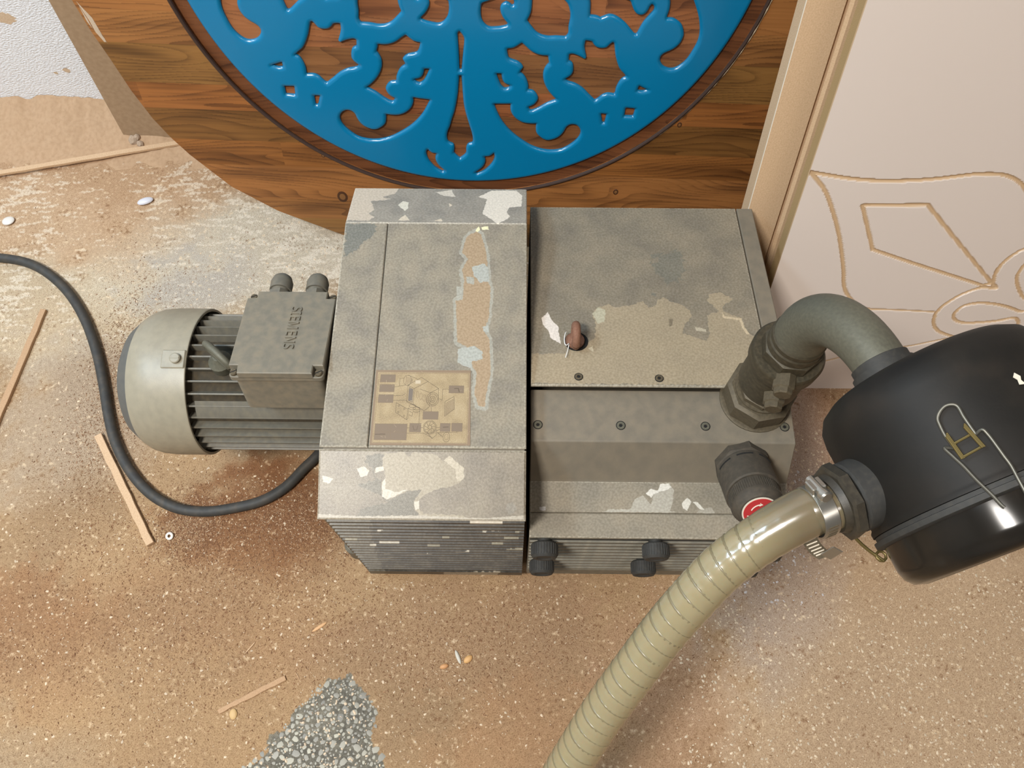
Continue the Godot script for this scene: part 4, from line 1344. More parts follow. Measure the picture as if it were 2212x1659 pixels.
func motor(t: Node3D) -> void:
	var c := Vector3(0, 0.232, -0.48)
	var ax := along(c, Vector3.RIGHT)
	var s := Shape.new()
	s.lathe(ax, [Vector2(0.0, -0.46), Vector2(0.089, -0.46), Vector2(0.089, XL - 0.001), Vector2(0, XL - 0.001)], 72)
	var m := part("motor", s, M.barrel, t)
	var fin_meshes := []
	for k in 2:
		var f := Shape.new()
		f.prism(Transform3D(Basis(Vector3(0, 1, 0), Vector3(0, 0, 1), Vector3(1, 0, 0)), Vector3(-0.452, 0, 0)), PackedVector2Array([Vector2(0.085, -0.0024), Vector2(0.1005, -0.0012), Vector2(0.1008, 0.0), Vector2(0.1005, 0.0012), Vector2(0.085, 0.0024)]), 0.452 + XL, 0.0006)
		fin_meshes.append(f.mesh(20.0))
	for i in 36:
		var o := put("cooling_fin", fin_meshes[i % 2], M.fin, m)
		o.transform = Transform3D(Basis(Vector3.RIGHT, deg_to_rad(i * 10.0 + 4.0)), c)
	# smooth feet of the casting between the fins, seen low on the front
	var wedge := PackedVector2Array()
	for i in 5:
		var an := deg_to_rad(39.5 + i * 3.8)
		wedge.append(Vector2(cos(an), sin(an)) * 0.1006)
	wedge.append(Vector2(0.047, 0.07))
	wedge.append(Vector2(0.06, 0.058))
	var web := Shape.new()
	web.prism(Transform3D(Basis(Vector3(0, 1, 0), Vector3(0, 0, 1), Vector3(1, 0, 0)), Vector3(-0.44, c.y, c.z)), wedge, 0.44 + XL, 0.0008)
	part("casting_web", web, M.fin, m)
	# fan cover
	var fan := Shape.new()
	var prof := [Vector2(0.0, -0.560), Vector2(0.07, -0.560), Vector2(0.083, -0.5525), Vector2(0.0975, -0.535), Vector2(0.1035, -0.525), Vector2(0.107, -0.513), Vector2(0.1085, -0.498), Vector2(0.1085, -0.4505), Vector2(0.1075, -0.449), Vector2(0.1045, -0.449), Vector2(0.1045, -0.47), Vector2(0.088, -0.47)]
	fan.lathe(ax, prof.slice(3), 96)
	var fc := part("fan_cover", fan, M.fan, t, 40.0)
	var cap := Shape.new()
	cap.lathe(ax, prof.slice(0, 4), 96)
	part("end_grille", cap, M.end_band, fc, 40.0)
	var tab := Shape.new()
	var ta := 1.03
	var tabf := Transform3D(Basis(Vector3.RIGHT, ta - PI / 2), c) * Transform3D(Basis(), Vector3(-0.462, 0.1085, 0))
	for k in [0.14]:
		tabf = Transform3D(Basis(Vector3.RIGHT, k), c) * Transform3D(Basis(), Vector3(-0.466, 0.1086, 0))
		tab.box(tabf, Vector3(0.032, 0.003, 0.026), 0.0012)
		tab.lathe(tabf * Transform3D(Basis(), Vector3(0.004, 0, 0)), [Vector2(0.0072, 0), Vector2(0.0072, 0.0055), Vector2(0.006, 0.0065), Vector2(0, 0.0065)], 18)
		tab.box(tabf * Transform3D(Basis(), Vector3(0.004, 0.0066, 0)), Vector3(0.012, 0.001, 0.0014), 0.0002)
	part("cover_tab", tab, M.fan, fc)
	# terminal box
	var lf := frame(Vector3(-0.299, 0.4055, -0.4752), Vector3.RIGHT, Vector3(0, 0.0291, 0.1345).normalized().cross(Vector3.RIGHT))
	var lid := Shape.new()
	var up := Transform3D(Basis(lf.basis.x, -lf.basis.z, lf.basis.y), lf.origin)   # outline in the lid's plane, pushed outwards
	var q := PackedVector2Array()
	var W := 0.059
	var H := 0.0688
	var nk := 0.0125
	for v in [Vector2(-W + nk, H), Vector2(-W + nk, H - nk * 0.9), Vector2(-W, H - nk), Vector2(-W, -H + nk), Vector2(-W + nk * 0.9, -H + nk), Vector2(-W + nk, -H), Vector2(W - nk, -H), Vector2(W - nk, -H + nk), Vector2(W, -H + nk), Vector2(W, H - nk), Vector2(W - nk, H - nk), Vector2(W - nk, H)]:
		q.append(v)
	up.origin = lf.origin - lf.basis.y * 0.012
	lid.prism(up, q, 0.012, 0.0012)
	var tb := Shape.new()
	var low := up
	low.origin = lf.origin - lf.basis.y * 0.082
	tb.prism(low, rect(0.112, 0.130, 0.01), 0.067, 0.001)
	var flange := up
	flange.origin = lf.origin - lf.basis.y * 0.017
	tb.prism(flange, rect(0.118, 0.1376, 0.006), 0.008, 0.0008)
	var box_ := part("terminal_box", tb, M.motor, t)
	part("lid", lid, M.motor, box_)
	for v in [Vector2(-W + 0.006, -H + 0.006), Vector2(W - 0.006, -H + 0.006), Vector2(-W + 0.006, H - 0.005), Vector2(W - 0.006, H - 0.005)]:
		var sc := Shape.new()
		var sf := along(lf * Vector3(v.x, -0.009, -v.y), lf.basis.y)
		sc.lathe(sf, [Vector2(0.0046, -0.002), Vector2(0.0046, 0.003), Vector2(0.0038, 0.004), Vector2(0, 0.004)], 18)
		part("screw", sc, M.cast, box_)
		var sl := Shape.new()
		sl.box(sf * Transform3D(Basis(Vector3.UP, 0.5), Vector3(0, 0.0039, 0)), Vector3(0.009, 0.0006, 0.0013), 0.0001)
		part("screw_slot", sl, M.dark, box_)
	var tm := TextMesh.new()
	var font := SystemFont.new()
	font.font_names = PackedStringArray(["Droid Sans"])
	tm.font = font
	tm.text = "SIEMENS"
	tm.font_size = 16
	tm.pixel_size = 0.00112
	tm.depth = 0.003
	var letters := put("raised_lettering", tm, M.motor, box_)
	letters.transform = lf * Transform3D(Basis(Vector3(0, 0, 1), Vector3(1, 0, 0), Vector3(0, 1, 0)), Vector3(0.010, 0.0004, -0.004))
	for x in [-0.327, -0.277]:
		var g := Shape.new()
		var gf := along(Vector3(x, 0.362, -0.541), Vector3(0.0, -0.12, -1))
		g.lathe(gf, [Vector2(0.0155, 0.0), Vector2(0.0155, 0.015)], 6, 0.26)
		g.lathe(gf, [Vector2(0.0, 0.015), Vector2(0.0155, 0.015)], 6, 0.26)
		g.lathe(gf, [Vector2(0.0125, 0.015), Vector2(0.0125, 0.02), Vector2(0.0150, 0.02), Vector2(0.0152, 0.034), Vector2(0.0125, 0.042), Vector2(0.008, 0.046), Vector2(0, 0.046)], 28)
		part("cable_gland", g, M.fin, box_, 30.0)
	# eye bolt beside the box
	var eb := Shape.new()
	var ring := PackedVector3Array()
	for i in 25:
		var a := TAU * i / 24
		ring.append(Vector3(-0.398, 0.350, -0.462) + Vector3(0.0185 * cos(a), 0.008 + 0.012 * sin(a), 0.016 * cos(a)))
	eb.tube(ring, [0.0052], 12, false)
	eb.lathe(Transform3D(Basis(), Vector3(-0.405, 0.318, -0.466)), [Vector2(0.016, 0.0), Vector2(0.016, 0.014), Vector2(0.01, 0.02), Vector2(0.006, 0.026), Vector2(0, 0.026)], 20)
	part("eye_bolt", eb, M.galv, m)

func hexed(s: Shape, at: Transform3D, sides: int, r: float, y0: float, y1: float, ch := 0.003, turn := 0.3, bore := 0.0) -> void:
	s.lathe(at, [Vector2(bore, y0), Vector2(r - ch, y0), Vector2(r, y0 + ch * 0.6), Vector2(r, y1 - ch * 0.6), Vector2(r - ch, y1), Vector2(bore, y1)], sides, turn)

func fittings(t: Node3D) -> void:
	var at := Transform3D(Basis(), Vector3(0.3064, 0.372, -0.399))
	var s := Shape.new()
	s.lathe(at, [Vector2(0.0, 0.0), Vector2(0.0455, 0.0), Vector2(0.0455, 0.002), Vector2(0.042, 0.0035), Vector2(0, 0.0035)], 48)
	hexed(s, at, 8, 0.0435, 0.002, 0.034, 0.005, 0.2)
	var v := part("check_valve", s, M.cast, t, 25.0)
	var c := Shape.new()
	c.lathe(at, [Vector2(0.0, 0.035), Vector2(0.034, 0.035), Vector2(0.034, 0.037), Vector2(0, 0.037)], 40)
	hexed(c, at, 8, 0.0315, 0.034, 0.046, 0.003, 0.2)
	part("collar", c, M.cast, v, 25.0)
	var b := Shape.new()
	b.lathe(at, [Vector2(0.0, 0.046), Vector2(0.0275, 0.046), Vector2(0.032, 0.052), Vector2(0.0365, 0.060), Vector2(0.0365, 0.105), Vector2(0.0365, 0.110), Vector2(0.041, 0.118), Vector2(0.0415, 0.134), Vector2(0.039, 0.138), Vector2(0, 0.138)], 56)
	part("valve_body", b, M.bronze, v, 40.0)
	var n := Shape.new()
	hexed(n, at, 8, 0.0335, 0.137, 0.156, 0.003, 0.5)
	part("hex_nut", n, M.bronze, v, 25.0)
	for q in [[0.133, Vector3(-0.25, 0.0, 0.97)], [0.093, Vector3(-0.22, 0.0, 0.97)]]:
		var d: Vector3 = q[1].normalized()
		var bo := Shape.new()
		var f := along(at.origin + Vector3(0, q[0], 0) + d * 0.028, d)
		bo.lathe(f, [Vector2(0.0125, 0.0), Vector2(0.0125, 0.018), Vector2(0.0105, 0.0195), Vector2(0.0105, 0.0245), Vector2(0.009, 0.026), Vector2(0, 0.026)], 8, 0.2)
		part("valve_bolt", bo, M.cast, v, 25.0)
	# elbow pipe
	var a := Vector3(cos(deg_to_rad(70)), 0, sin(deg_to_rad(70)))
	var e := Shape.new()
	var path := PackedVector3Array()
	var radii := []
	var top := at.origin + Vector3(0, 0.156, 0)
	var R := 0.087
	path.append(top)
	radii.append(0.0285)
	for i in 25:
		var k := PI / 2 * i / 24
		path.append(Vector3(top.x, 0.558, top.z) + a * (R * (1.0 - cos(k))) + Vector3.UP * (R * sin(k)))
		radii.append(lerpf(0.0285, 0.0242, i / 24.0))
	path.append(Vector3(top.x, 0.645, top.z) + a * (R + 0.006))
	radii.append(0.0242)
	e.tube(path, radii, 40)
	var el := part("elbow_pipe", e, M.galv, t, 40.0)
	var th := Shape.new()
	th.lathe(at, [Vector2(0.0, 0.156), Vector2(0.0305, 0.156), Vector2(0.0305, 0.166), Vector2(0.029, 0.168), Vector2(0.03, 0.170), Vector2(0.03, 0.176), Vector2(0.0285, 0.178)], 40)
	part("threaded_ring", th, M.bronze, el, 30.0)
	var cp := Shape.new()
	var f := along(Vector3(top.x, 0.645, top.z) + a * (R - 0.004), a)
	cp.lathe(f, [Vector2(0.024, 0.0), Vector2(0.0265, 0.001), Vector2(0.0265, 0.008), Vector2(0.029, 0.0085), Vector2(0.029, 0.03), Vector2(0.0, 0.03)], 40)
	part("rubber_sleeve", cp, M.rubber, el, 30.0)
	# regulator on the slope
	var nrm := Vector3(0, 0.0352, 0.05).normalized()
	var g := along(Vector3(0.2868, 0.3455, -0.3215), nrm)
	var r := Shape.new()
	hexed(r, g, 8, 0.0345, -0.004, 0.014, 0.004, 0.15)
	r.lathe(g, [Vector2(0.0, 0.014), Vector2(0.031, 0.014), Vector2(0.0335, 0.018), Vector2(0.0335, 0.026), Vector2(0.0332, 0.0275), Vector2(0.0332, 0.062), Vector2(0.0318, 0.064), Vector2(0.029, 0.064), Vector2(0, 0.064)], 56)
	var rg := part("vacuum_regulator", r, M.dusty_rubber, t, 30.0)
	var k := Shape.new()
	k.lathe(g, [Vector2(0.0, 0.065), Vector2(0.0305, 0.065), Vector2(0.0305, 0.083), Vector2(0.0285, 0.087), Vector2(0.0255, 0.093), Vector2(0.0235, 0.0945), Vector2(0, 0.0945)], 56)
	for i in 70:
		var an := TAU * i / 70
		k.box(g * Transform3D(Basis(Vector3.UP, -an), Vector3(cos(an) * 0.0305, 0.0745, sin(an) * 0.0305)), Vector3(0.0014, 0.016, 0.0013), 0.0002)
	part("turning_knob", k, M.dusty_rubber, rg, 30.0)
	var dsk := Shape.new()
	dsk.lathe(g, [Vector2(0.0, 0.0945), Vector2(0.0215, 0.0945), Vector2(0.0215, 0.0953), Vector2(0.0, 0.0953)], 48)
	part("dial_rim", dsk, M.cream, rg)
	var rd := Shape.new()
	rd.lathe(g, [Vector2(0.0, 0.0953), Vector2(0.0198, 0.0953), Vector2(0.0198, 0.0957), Vector2(0.0, 0.0957)], 48)
	part("dial_disc", rd, M.red, rg).set_meta("label", "red disc with an arrow between plus and minus")
	var mk := Shape.new()
	# the marks on the disc: an arrow on an arc, plus and minus
	var dx := Vector3.RIGHT
	var dz := nrm.cross(dx).normalized() * -1.0
	var o := g.origin + nrm * 0.0959
	var pt := func(x: float, y: float) -> Vector3: return o + dx * x - dz * y
	var arc := PackedVector3Array()
	for i in 9:
		var an := deg_to_rad(lerpf(165.0, 88.0, i / 8.0))
		arc.append(pt.call(cos(an) * 0.0115, sin(an) * 0.0115))
	mk.tube(arc, [0.00075], 6)
	mk.tube(PackedVector3Array([pt.call(-0.0025, 0.0135), pt.call(0.0006, 0.0115), pt.call(-0.003, 0.0095)]), [0.0006], 6)
	mk.tube(PackedVector3Array([pt.call(0.0090, 0.0095), pt.call(0.0136, 0.0095)]), [0.0006], 6)
	mk.tube(PackedVector3Array([pt.call(0.0113, 0.0072), pt.call(0.0113, 0.0118)]), [0.0006], 6)
	mk.tube(PackedVector3Array([pt.call(-0.0150, -0.0055), pt.call(-0.0115, -0.0055)]), [0.0006], 6)
	part("dial_marks", mk, M.cream, rg)
	var dk := Shape.new()   # the slots round the body
	for an in [0.9, 1.75, 2.6]:
		var sl := PackedVector3Array()
		for i in 7:
			var b2: float = -an + (i - 3) * 0.10
			sl.append(g * Vector3(cos(b2) * 0.0334, 0.0235, sin(b2) * 0.0334))
		dk.tube(sl, [0.0012], 6)
	part("slot", dk, M.dark, rg)

# ---------- air filter, hose and clamp ----------
func filter_and_hose() -> void:
	var a := Vector3(cos(deg_to_rad(70)), 0, sin(deg_to_rad(70)))
	var left := Vector3(-a.z, 0, a.x)
	var c0 := Vector3(0.3596, 0.645, -0.3272)
	var ax := along(c0, a)
	var t := thing("air_filter", "black cylindrical air filter canister with wire clips on the right", "filter", c0)
	var s := Shape.new()
	s.lathe(ax, [Vector2(0.0, 0.018), Vector2(0.068, 0.018), Vector2(0.082, 0.0205), Vector2(0.092, 0.027), Vector2(0.098, 0.037), Vector2(0.1, 0.05), Vector2(0.1, 0.132), Vector2(0.102, 0.135), Vector2(0.102, 0.139), Vector2(0, 0.139)], 96)
	part("canister", s, M.can, t, 40.0)
	var seam := Shape.new()
	seam.lathe(ax, [Vector2(0.09, 0.139), Vector2(0.1005, 0.1395), Vector2(0.1005, 0.143), Vector2(0.1035, 0.1435), Vector2(0.1035, 0.148), Vector2(0.099, 0.15), Vector2(0.09, 0.15)], 96)
	part("seam_band", seam, M.rubber, t, 30.0)
	var lid := Shape.new()
	lid.lathe(ax, [Vector2(0.09, 0.15), Vector2(0.0975, 0.15), Vector2(0.0975, 0.172), Vector2(0.0955, 0.180), Vector2(0.09, 0.186), Vector2(0.08, 0.189), Vector2(0, 0.189)], 96)
	var gloss: StandardMaterial3D = M.can.duplicate()
	gloss.roughness = 0.16
	gloss.heightmap_enabled = false
	part("lid", lid, gloss, t, 40.0)
	var inlet := along(c0 + a * 0.1 - Vector3(0, 0.003, 0), (left + Vector3(0, -0.05, 0.02)).normalized())
	var st := Shape.new()
	st.lathe(inlet, [Vector2(0.0, 0.07), Vector2(0.0335, 0.07), Vector2(0.0335, 0.085), Vector2(0.0315, 0.087), Vector2(0.0312, 0.111), Vector2(0.029, 0.113), Vector2(0, 0.113)], 48)
	part("inlet_stub", st, M.rubber, t, 35.0)
	var nut := Shape.new()
	hexed(nut, inlet, 8, 0.0345, 0.1145, 0.1255, 0.003, 0.35)
	nut.lathe(inlet, [Vector2(0.0, 0.1255), Vector2(0.027, 0.1255), Vector2(0.0245, 0.131), Vector2(0.0, 0.128)], 40)
	part("hex_nut", nut, M.fitting, t, 25.0)
	# wire clip over the seam
	var w := Shape.new()
	var loop := triples(CLIP_LOOP, 10000.0)
	var arm_a := triples(CLIP_ARM_A, 10000.0)
	var arm_b := triples(CLIP_ARM_B, 10000.0)
	arm_a.insert(0, loop[loop.size() - 1])
	arm_b.insert(0, loop[0])
	w.tube(curve(loop, 0.001), [0.0015], 10)
	w.tube(curve(arm_a, 0.001), [0.0014], 10)
	w.tube(curve(arm_b, 0.001), [0.0014], 10)
	var bars := triples(CLIP_BARS, 10000.0)
	var clip := part("wire_clip", w, M.wire, t)
	var bb := Shape.new()
	bb.tube(PackedVector3Array([bars[0], bars[1]]), [0.0011], 8)
	bb.tube(PackedVector3Array([bars[2], bars[3]]), [0.0011], 8)
	for q in [[bars[0], bars[2]], [bars[1], bars[3]]]:   # the coils beside the bars
		for k in 3:
			var d: Vector3 = (q[1] - q[0])
			bb.tube(PackedVector3Array([q[0] - d * (0.8 - k * 0.1) + a * 0.0 + left * (0.001 * k), q[1] + d * 0.1 + left * (0.001 * k)]), [0.0009], 8)
	part("clip_spring", bb, M.brass, clip)
	# a second one hanging off the left side
	var w2 := Shape.new()
	var low := PackedVector3Array()
	for k in 12:
		var q := k / 11.0
		var an := lerpf(0.42, 0.62, q)
		low.append(c0 + a * lerpf(0.088, 0.158, q) + left * (cos(an) * (0.104 + 0.012 * sin(q * PI))) - Vector3.UP * (sin(an) * (0.104 + 0.012 * sin(q * PI))))
	w2.tube(low, [0.0016], 10)
	var hook := PackedVector3Array()
	for k in 9:
		var an := TAU * k / 8
		hook.append(low[11] + (a * cos(an) + left * sin(an)) * 0.0045 - a * 0.0045)
	w2.tube(hook, [0.0014], 8, false)
	part("wire_clip", w2, M.brass, t)
	var chip_ := Shape.new()
	var cq := triples(CAN_CHIP, 10000.0)
	var cn := (cq[0] - c0 - a * (cq[0] - c0).dot(a)).normalized()
	chip_.prism(frame(cq[0], a, cn.cross(a)), PackedVector2Array([Vector2(-0.006, 0), Vector2(-0.002, 0.003), Vector2(0.001, 0.0015), Vector2(0.005, 0.003), Vector2(0.004, -0.002), Vector2(0.0, -0.001), Vector2(-0.003, -0.003)]), 0.0005)
	part("paint_chip", chip_, M.cream, t)
	moved(t, c0)
	# hose
	var pts := triples(HOSE_PATH).slice(2)
	pts.insert(0, inlet * Vector3(0, 0.136, 0))
	pts.insert(0, inlet * Vector3(0, 0.128, 0))
	for q in [Vector3(-0.022, 0.185, 0.175), Vector3(-0.07, 0.09, 0.25), Vector3(-0.15, 0.034, 0.34), Vector3(-0.27, 0.0245, 0.44)]:
		pts.append(q)
	var path := curve(pts, 0.004)
	var h := thing("suction_hose", "translucent yellowish spiral suction hose running down from the black canister", "hose")
	var radii := []
	var run := 0.0
	var lens := [0.0]
	for i in path.size():
		if i:
			run += path[i].distance_to(path[i - 1])
			lens.append(run)
		var near := clampf((run - 0.03) / 0.05, 0.0, 1.0)
		radii.append(lerpf(0.0222, 0.0214 + 0.00035 * sin(run / 0.0135 * TAU), near))
	var hs := Shape.new()
	hs.tube(path, radii, 40)
	for i in hs.p.size():   # browned where it is stretched over the fitting
		var q := clampf((inlet.basis.y.dot(hs.p[i] - inlet.origin) - 0.165) / 0.05, 0.0, 1.0)
		hs.c[i] = rgb(112, 100, 78).srgb_to_linear().lerp(rgb(146, 135, 104).srgb_to_linear(), q)
	var wall := part("hose_wall", hs, M.hose, h, 50.0)
	var sp := Shape.new()
	var coil := PackedVector3Array()
	var side := Vector3.UP
	var steps := int(run / 0.0135 * 24)
	var seg := 0
	for i in steps:
		var l := run * i / steps
		while seg < path.size() - 2 and lens[seg + 1] < l:
			seg += 1
		var tt := (path[seg + 1] - path[seg]).normalized()
		side = (side - tt * side.dot(tt)).normalized()
		var up := side.cross(tt)
		var at := path[seg].lerp(path[seg + 1], (l - lens[seg]) / maxf(lens[seg + 1] - lens[seg], 1e-6))
		var an := l / 0.0135 * TAU
		if l > 0.026:
			coil.append(at + (side * cos(an) + up * sin(an)) * 0.0193)
	sp.tube(coil, [0.00255], 8)
	part("reinforcing_spiral", sp, M.hose_rib, h, 60.0)
	var ink := Shape.new()   # worn black print along the hose
	for k in [[0.455, 0.040], [0.508, 0.006], [0.524, 0.005], [0.540, 0.012], [0.565, 0.007]]:
		var l: float = k[0]
		var i0 := 0
		while i0 < path.size() - 2 and lens[i0] < l:
			i0 += 1
		var i1 := i0
		while i1 < path.size() - 2 and lens[i1] < l + k[1]:
			i1 += 1
		var tt := (path[i1] - path[i0]).normalized()
		var up := (Vector3.UP - tt * tt.y).normalized()
		var sd := up.cross(tt).normalized()
		if sd.x > 0:
			sd = -sd
		var off := (up * 0.55 + sd * 0.83).normalized() * 0.0214
		ink.tube(PackedVector3Array([path[i0] + off, path[(i0 + i1) / 2] + off, path[i1] + off]), [0.0012], 6, true)
	part("printed_mark", ink, M.dark, wall)
	moved(h, path[path.size() - 1])
	# clamp
	var cl := thing("hose_clamp", "shiny worm drive clamp with slotted tail gripping the hose at the canister inlet", "clamp", inlet * Vector3(0, 0.142, 0))
	var band := Shape.new()
	band.lathe(inlet, [Vector2(0.0222, 0.135), Vector2(0.0236, 0.135), Vector2(0.0238, 0.1355), Vector2(0.0238, 0.1485), Vector2(0.0236, 0.149), Vector2(0.0222, 0.149)], 56)
	var bandm := part("band", band, M.steel, cl, 30.0)
	var slots := Shape.new()
	for i in 6:
		var an := PI * 0.5 + (i - 2) * 0.16 - 0.3
		slots.box(inlet * Transform3D(Basis(Vector3.UP, -an), Vector3(cos(an) * 0.0239, 0.1422, sin(an) * 0.0239)), Vector3(0.0006, 0.0085, 0.0016), 0.0002)
	part("band_slot", slots, M.cast, bandm)
	var sw := Shape.new()
	var tp := inlet.basis.inverse() * Vector3.UP
	var upv := (Vector3.UP - inlet.basis.y * inlet.basis.y.dot(Vector3.UP)).normalized()
	var sidev := inlet.basis.y.cross(upv).normalized()
	var mid := inlet * Vector3(0, 0.142, 0)
	var rad := Vector3(0.2397, 0.6599, -0.1905) - mid
	rad = (rad - inlet.basis.y * rad.dot(inlet.basis.y)).normalized()
	var tang := inlet.basis.y.cross(rad).normalized()
	if tang.y < 0.0:
		tang = -tang
	var head := mid + rad * 0.0275
	sw.lathe(along(head - tang * 0.012, tang), [Vector2(0.0, 0.0), Vector2(0.0042, 0.0), Vector2(0.0042, 0.019), Vector2(0.0056, 0.0195), Vector2(0.0056, 0.024), Vector2(0.0045, 0.0255), Vector2(0, 0.0255)], 18)
	sw.box(frame(head - tang * 0.003 - rad * 0.001, inlet.basis.y, rad), Vector3(0.013, 0.009, 0.013), 0.001)
	part("worm_screw", sw, M.steel, cl, 30.0)
	# the loose tail below
	var tail := Shape.new()
	var tq := PackedVector3Array([Vector3(0.2585, 0.6085, -0.176), Vector3(0.2625, 0.602, -0.1675), Vector3(0.268, 0.597, -0.1595), Vector3(0.2745, 0.5945, -0.1535), Vector3(0.279, 0.594, -0.151)])
	var tc := curve(tq, 0.003)
	var wv := inlet.basis.y
	for i in tc.size() - 1:
		var d := (tc[i + 1] - tc[i]).normalized()
		var nn := d.cross(wv).normalized() * 0.0005
		var q := [tc[i] - wv * 0.007, tc[i] + wv * 0.007, tc[i + 1] + wv * 0.007, tc[i + 1] - wv * 0.007]
		tail.quad(q[0] + nn, q[3] + nn, q[2] + nn, q[1] + nn)
		tail.quad(q[0] - nn, q[1] - nn, q[2] - nn, q[3] - nn)
	var te := part("tail", tail, M.cast, cl)
	var tsl := Shape.new()
	for i in range(1, tc.size() - 1):
		var d := (tc[mini(i + 1, tc.size() - 1)] - tc[i - 1]).normalized()
		tsl.box(frame(tc[i], wv, d.cross(wv)), Vector3(0.0105, 0.0016, 0.0012), 0.0002)
	part("tail_slot", tsl, M.cream, te)
	var tip := Shape.new()
	tip.box(frame(tc[tc.size() - 1] + Vector3(0.003, 0.006, -0.002), Vector3(0.5, 0.8, -0.3), Vector3(-0.1, 0.4, 0.9)), Vector3(0.015, 0.0010, 0.012), 0.0004)
	part("tail_tip", tip, M.steel, te)
	moved(cl, cl.position)

# ---------- things on the floor ----------
func small_things() -> void:
	var cp := PackedVector3Array()
	for v in pairs(CABLE):
		cp.append(Vector3(v.x, 0.0095, v.y))
	var cs := Shape.new()
	cs.tube(curve(cp, 0.008), [0.0088], 16)
	tag(part("power_cable", cs, speckled(rgb(40, 40, 40), rgb(58, 57, 54), rgb(96, 82, 66), 3.0, 0.65, 0.0, 0.01, 33), self, 50.0), "thick black rubber power cable curling past the fan end of the motor", "cable")
	var names := ["thin grey brown wooden lath at the left edge of the floor", "short pale wooden lath lying beside the black cable loop", "small thin wooden sliver near the bare grey floor patch", "long thin wooden strip along the foot of the white wall"]
	var wd := [0.011, 0.0125, 0.0075, 0.011]
	var th := [0.007, 0.008, 0.003, 0.006]
	var ends := pairs(STICKS)
	for i in 4:
		var a := ends[i * 2]
		var b := ends[i * 2 + 1]
		var s := Shape.new()
		var l := a.distance_to(b)
		var d := Vector3(b.x - a.x, 0, b.y - a.y)
		var mid := Vector3((a.x + b.x) / 2, th[i] / 2 + (0.0095 if i == 3 else 0.0005), (a.y + b.y) / 2)
		var q := PackedVector2Array()
		var n := 12
		var wob := noise(90 + i, 0.9, 2)
		for k in n + 1:
			q.append(Vector2(-l / 2 + l * k / n, -wd[i] / 2 + wob.get_noise_2d(k, 0) * 0.0014))
		for k in n + 1:
			q.append(Vector2(l / 2 - l * k / n, wd[i] / 2 + wob.get_noise_2d(k, 9) * 0.0014))
		var f := frame(mid, d, d.cross(Vector3.UP) * -1.0)
		f = Transform3D(Basis(d.normalized(), d.normalized().cross(Vector3.UP) * -1.0, Vector3.UP), mid - Vector3(0, th[i] / 2, 0))
		s.prism(f, q, th[i], 0.0006)
		tag(part("wood_lath", s, M.stick if i % 2 == 0 else M.stick_pale), names[i], "lath", "offcut laths on the floor")
	var bits := pairs(BITS)
	var ws := Shape.new()
	ws.lathe(Transform3D(Basis(Vector3(1, 0, 0.2).normalized(), 0.25), Vector3(bits[0].x, 0.002, bits[0].y)), [Vector2(0.0028, 0.0), Vector2(0.0062, 0.0), Vector2(0.0068, 0.0012), Vector2(0.0062, 0.0028), Vector2(0.0028, 0.0028), Vector2(0.0028, 0.0)], 20)
	tag(part("washer", ws, M.cream), "small cream plastic washer beside the end of the short lath", "washer")
	for k in [[1, "smooth bluish white pebble on the floor near the white wall", Vector3(0.016, 0.005, 0.008), rgb(206, 206, 214)], [5, "whitish flake of plaster at the left edge of the floor", Vector3(0.012, 0.004, 0.010), rgb(214, 208, 200)]]:
		var s := Shape.new()
		var prof := []
		for i in 9:
			var an := -PI / 2 + PI * i / 8
			prof.append(Vector2(cos(an), sin(an)))
		s.lathe(Transform3D(Basis(Vector3.UP, 0.4) * Basis.from_scale(k[2]), Vector3(bits[k[0]].x, k[2].y, bits[k[0]].y)), prof, 20)
		tag(part("pebble", s, plain(k[3], 0.4)), k[1], "pebble")
	var husks := [[2, "slim silvery seed husk lying on the floor in front of the pump", Vector3(0.011, 0.0025, 0.003), -1.15, rgb(196, 190, 176)], [3, "curled orange husk beside the silvery seed husk", Vector3(0.008, 0.004, 0.005), 0.7, rgb(206, 160, 104)], [4, "crumpled tan wood chip left of the two husks", Vector3(0.007, 0.004, 0.004), 0.3, rgb(200, 148, 100)], [6, "curled pale shaving below the small wooden sliver", Vector3(0.006, 0.003, 0.008), 0.2, rgb(196, 162, 112)], [7, "narrow wood chip right of the bare floor centre", Vector3(0.013, 0.002, 0.0028), 0.6, rgb(202, 158, 112)]]
	for k in husks:
		var s := Shape.new()
		var f := Transform3D(Basis(Vector3.UP, k[3]), Vector3(bits[k[0]].x, 0.001, bits[k[0]].y))
		for i in 10:   # a shell curled over its length
			for j in 6:
				var q := []
				for v in [[i, j], [i + 1, j], [i + 1, j + 1], [i, j + 1]]:
					var x: float = v[0] / 10.0 * 2.0 - 1.0
					var an: float = (v[1] / 6.0 - 0.5) * 2.6
					var w: float = sqrt(maxf(0.02, 1.0 - x * x))
					q.append(f * (Vector3(x, cos(an) * w, sin(an) * w) * k[2]))
				s.quad(q[0], q[3], q[2], q[1])
		tag(part("wood_chip" if k[0] != 2 and k[0] != 3 else "seed_husk", s, plain(k[4], 0.6), self, 60.0), k[1], "chip" if k[0] != 2 and k[0] != 3 else "husk")
	var sl: Node3D
	var told := ["long slim wood splinter on the floor left of the grey stone patch", "tiny wood splinter between the thin sliver lath and the grille", "pale splinter close below the left corner of the ribbed grille", "small splinter on the bare dust in front of the ribbed grille", "upright looking splinter far left of the thin sliver lath", "small splinter midway between grille and the silvery husk", "tiny splinter on the dust left of the suction hose", "short splinter beside the lower end of the short pale lath"]
	var nth := 0
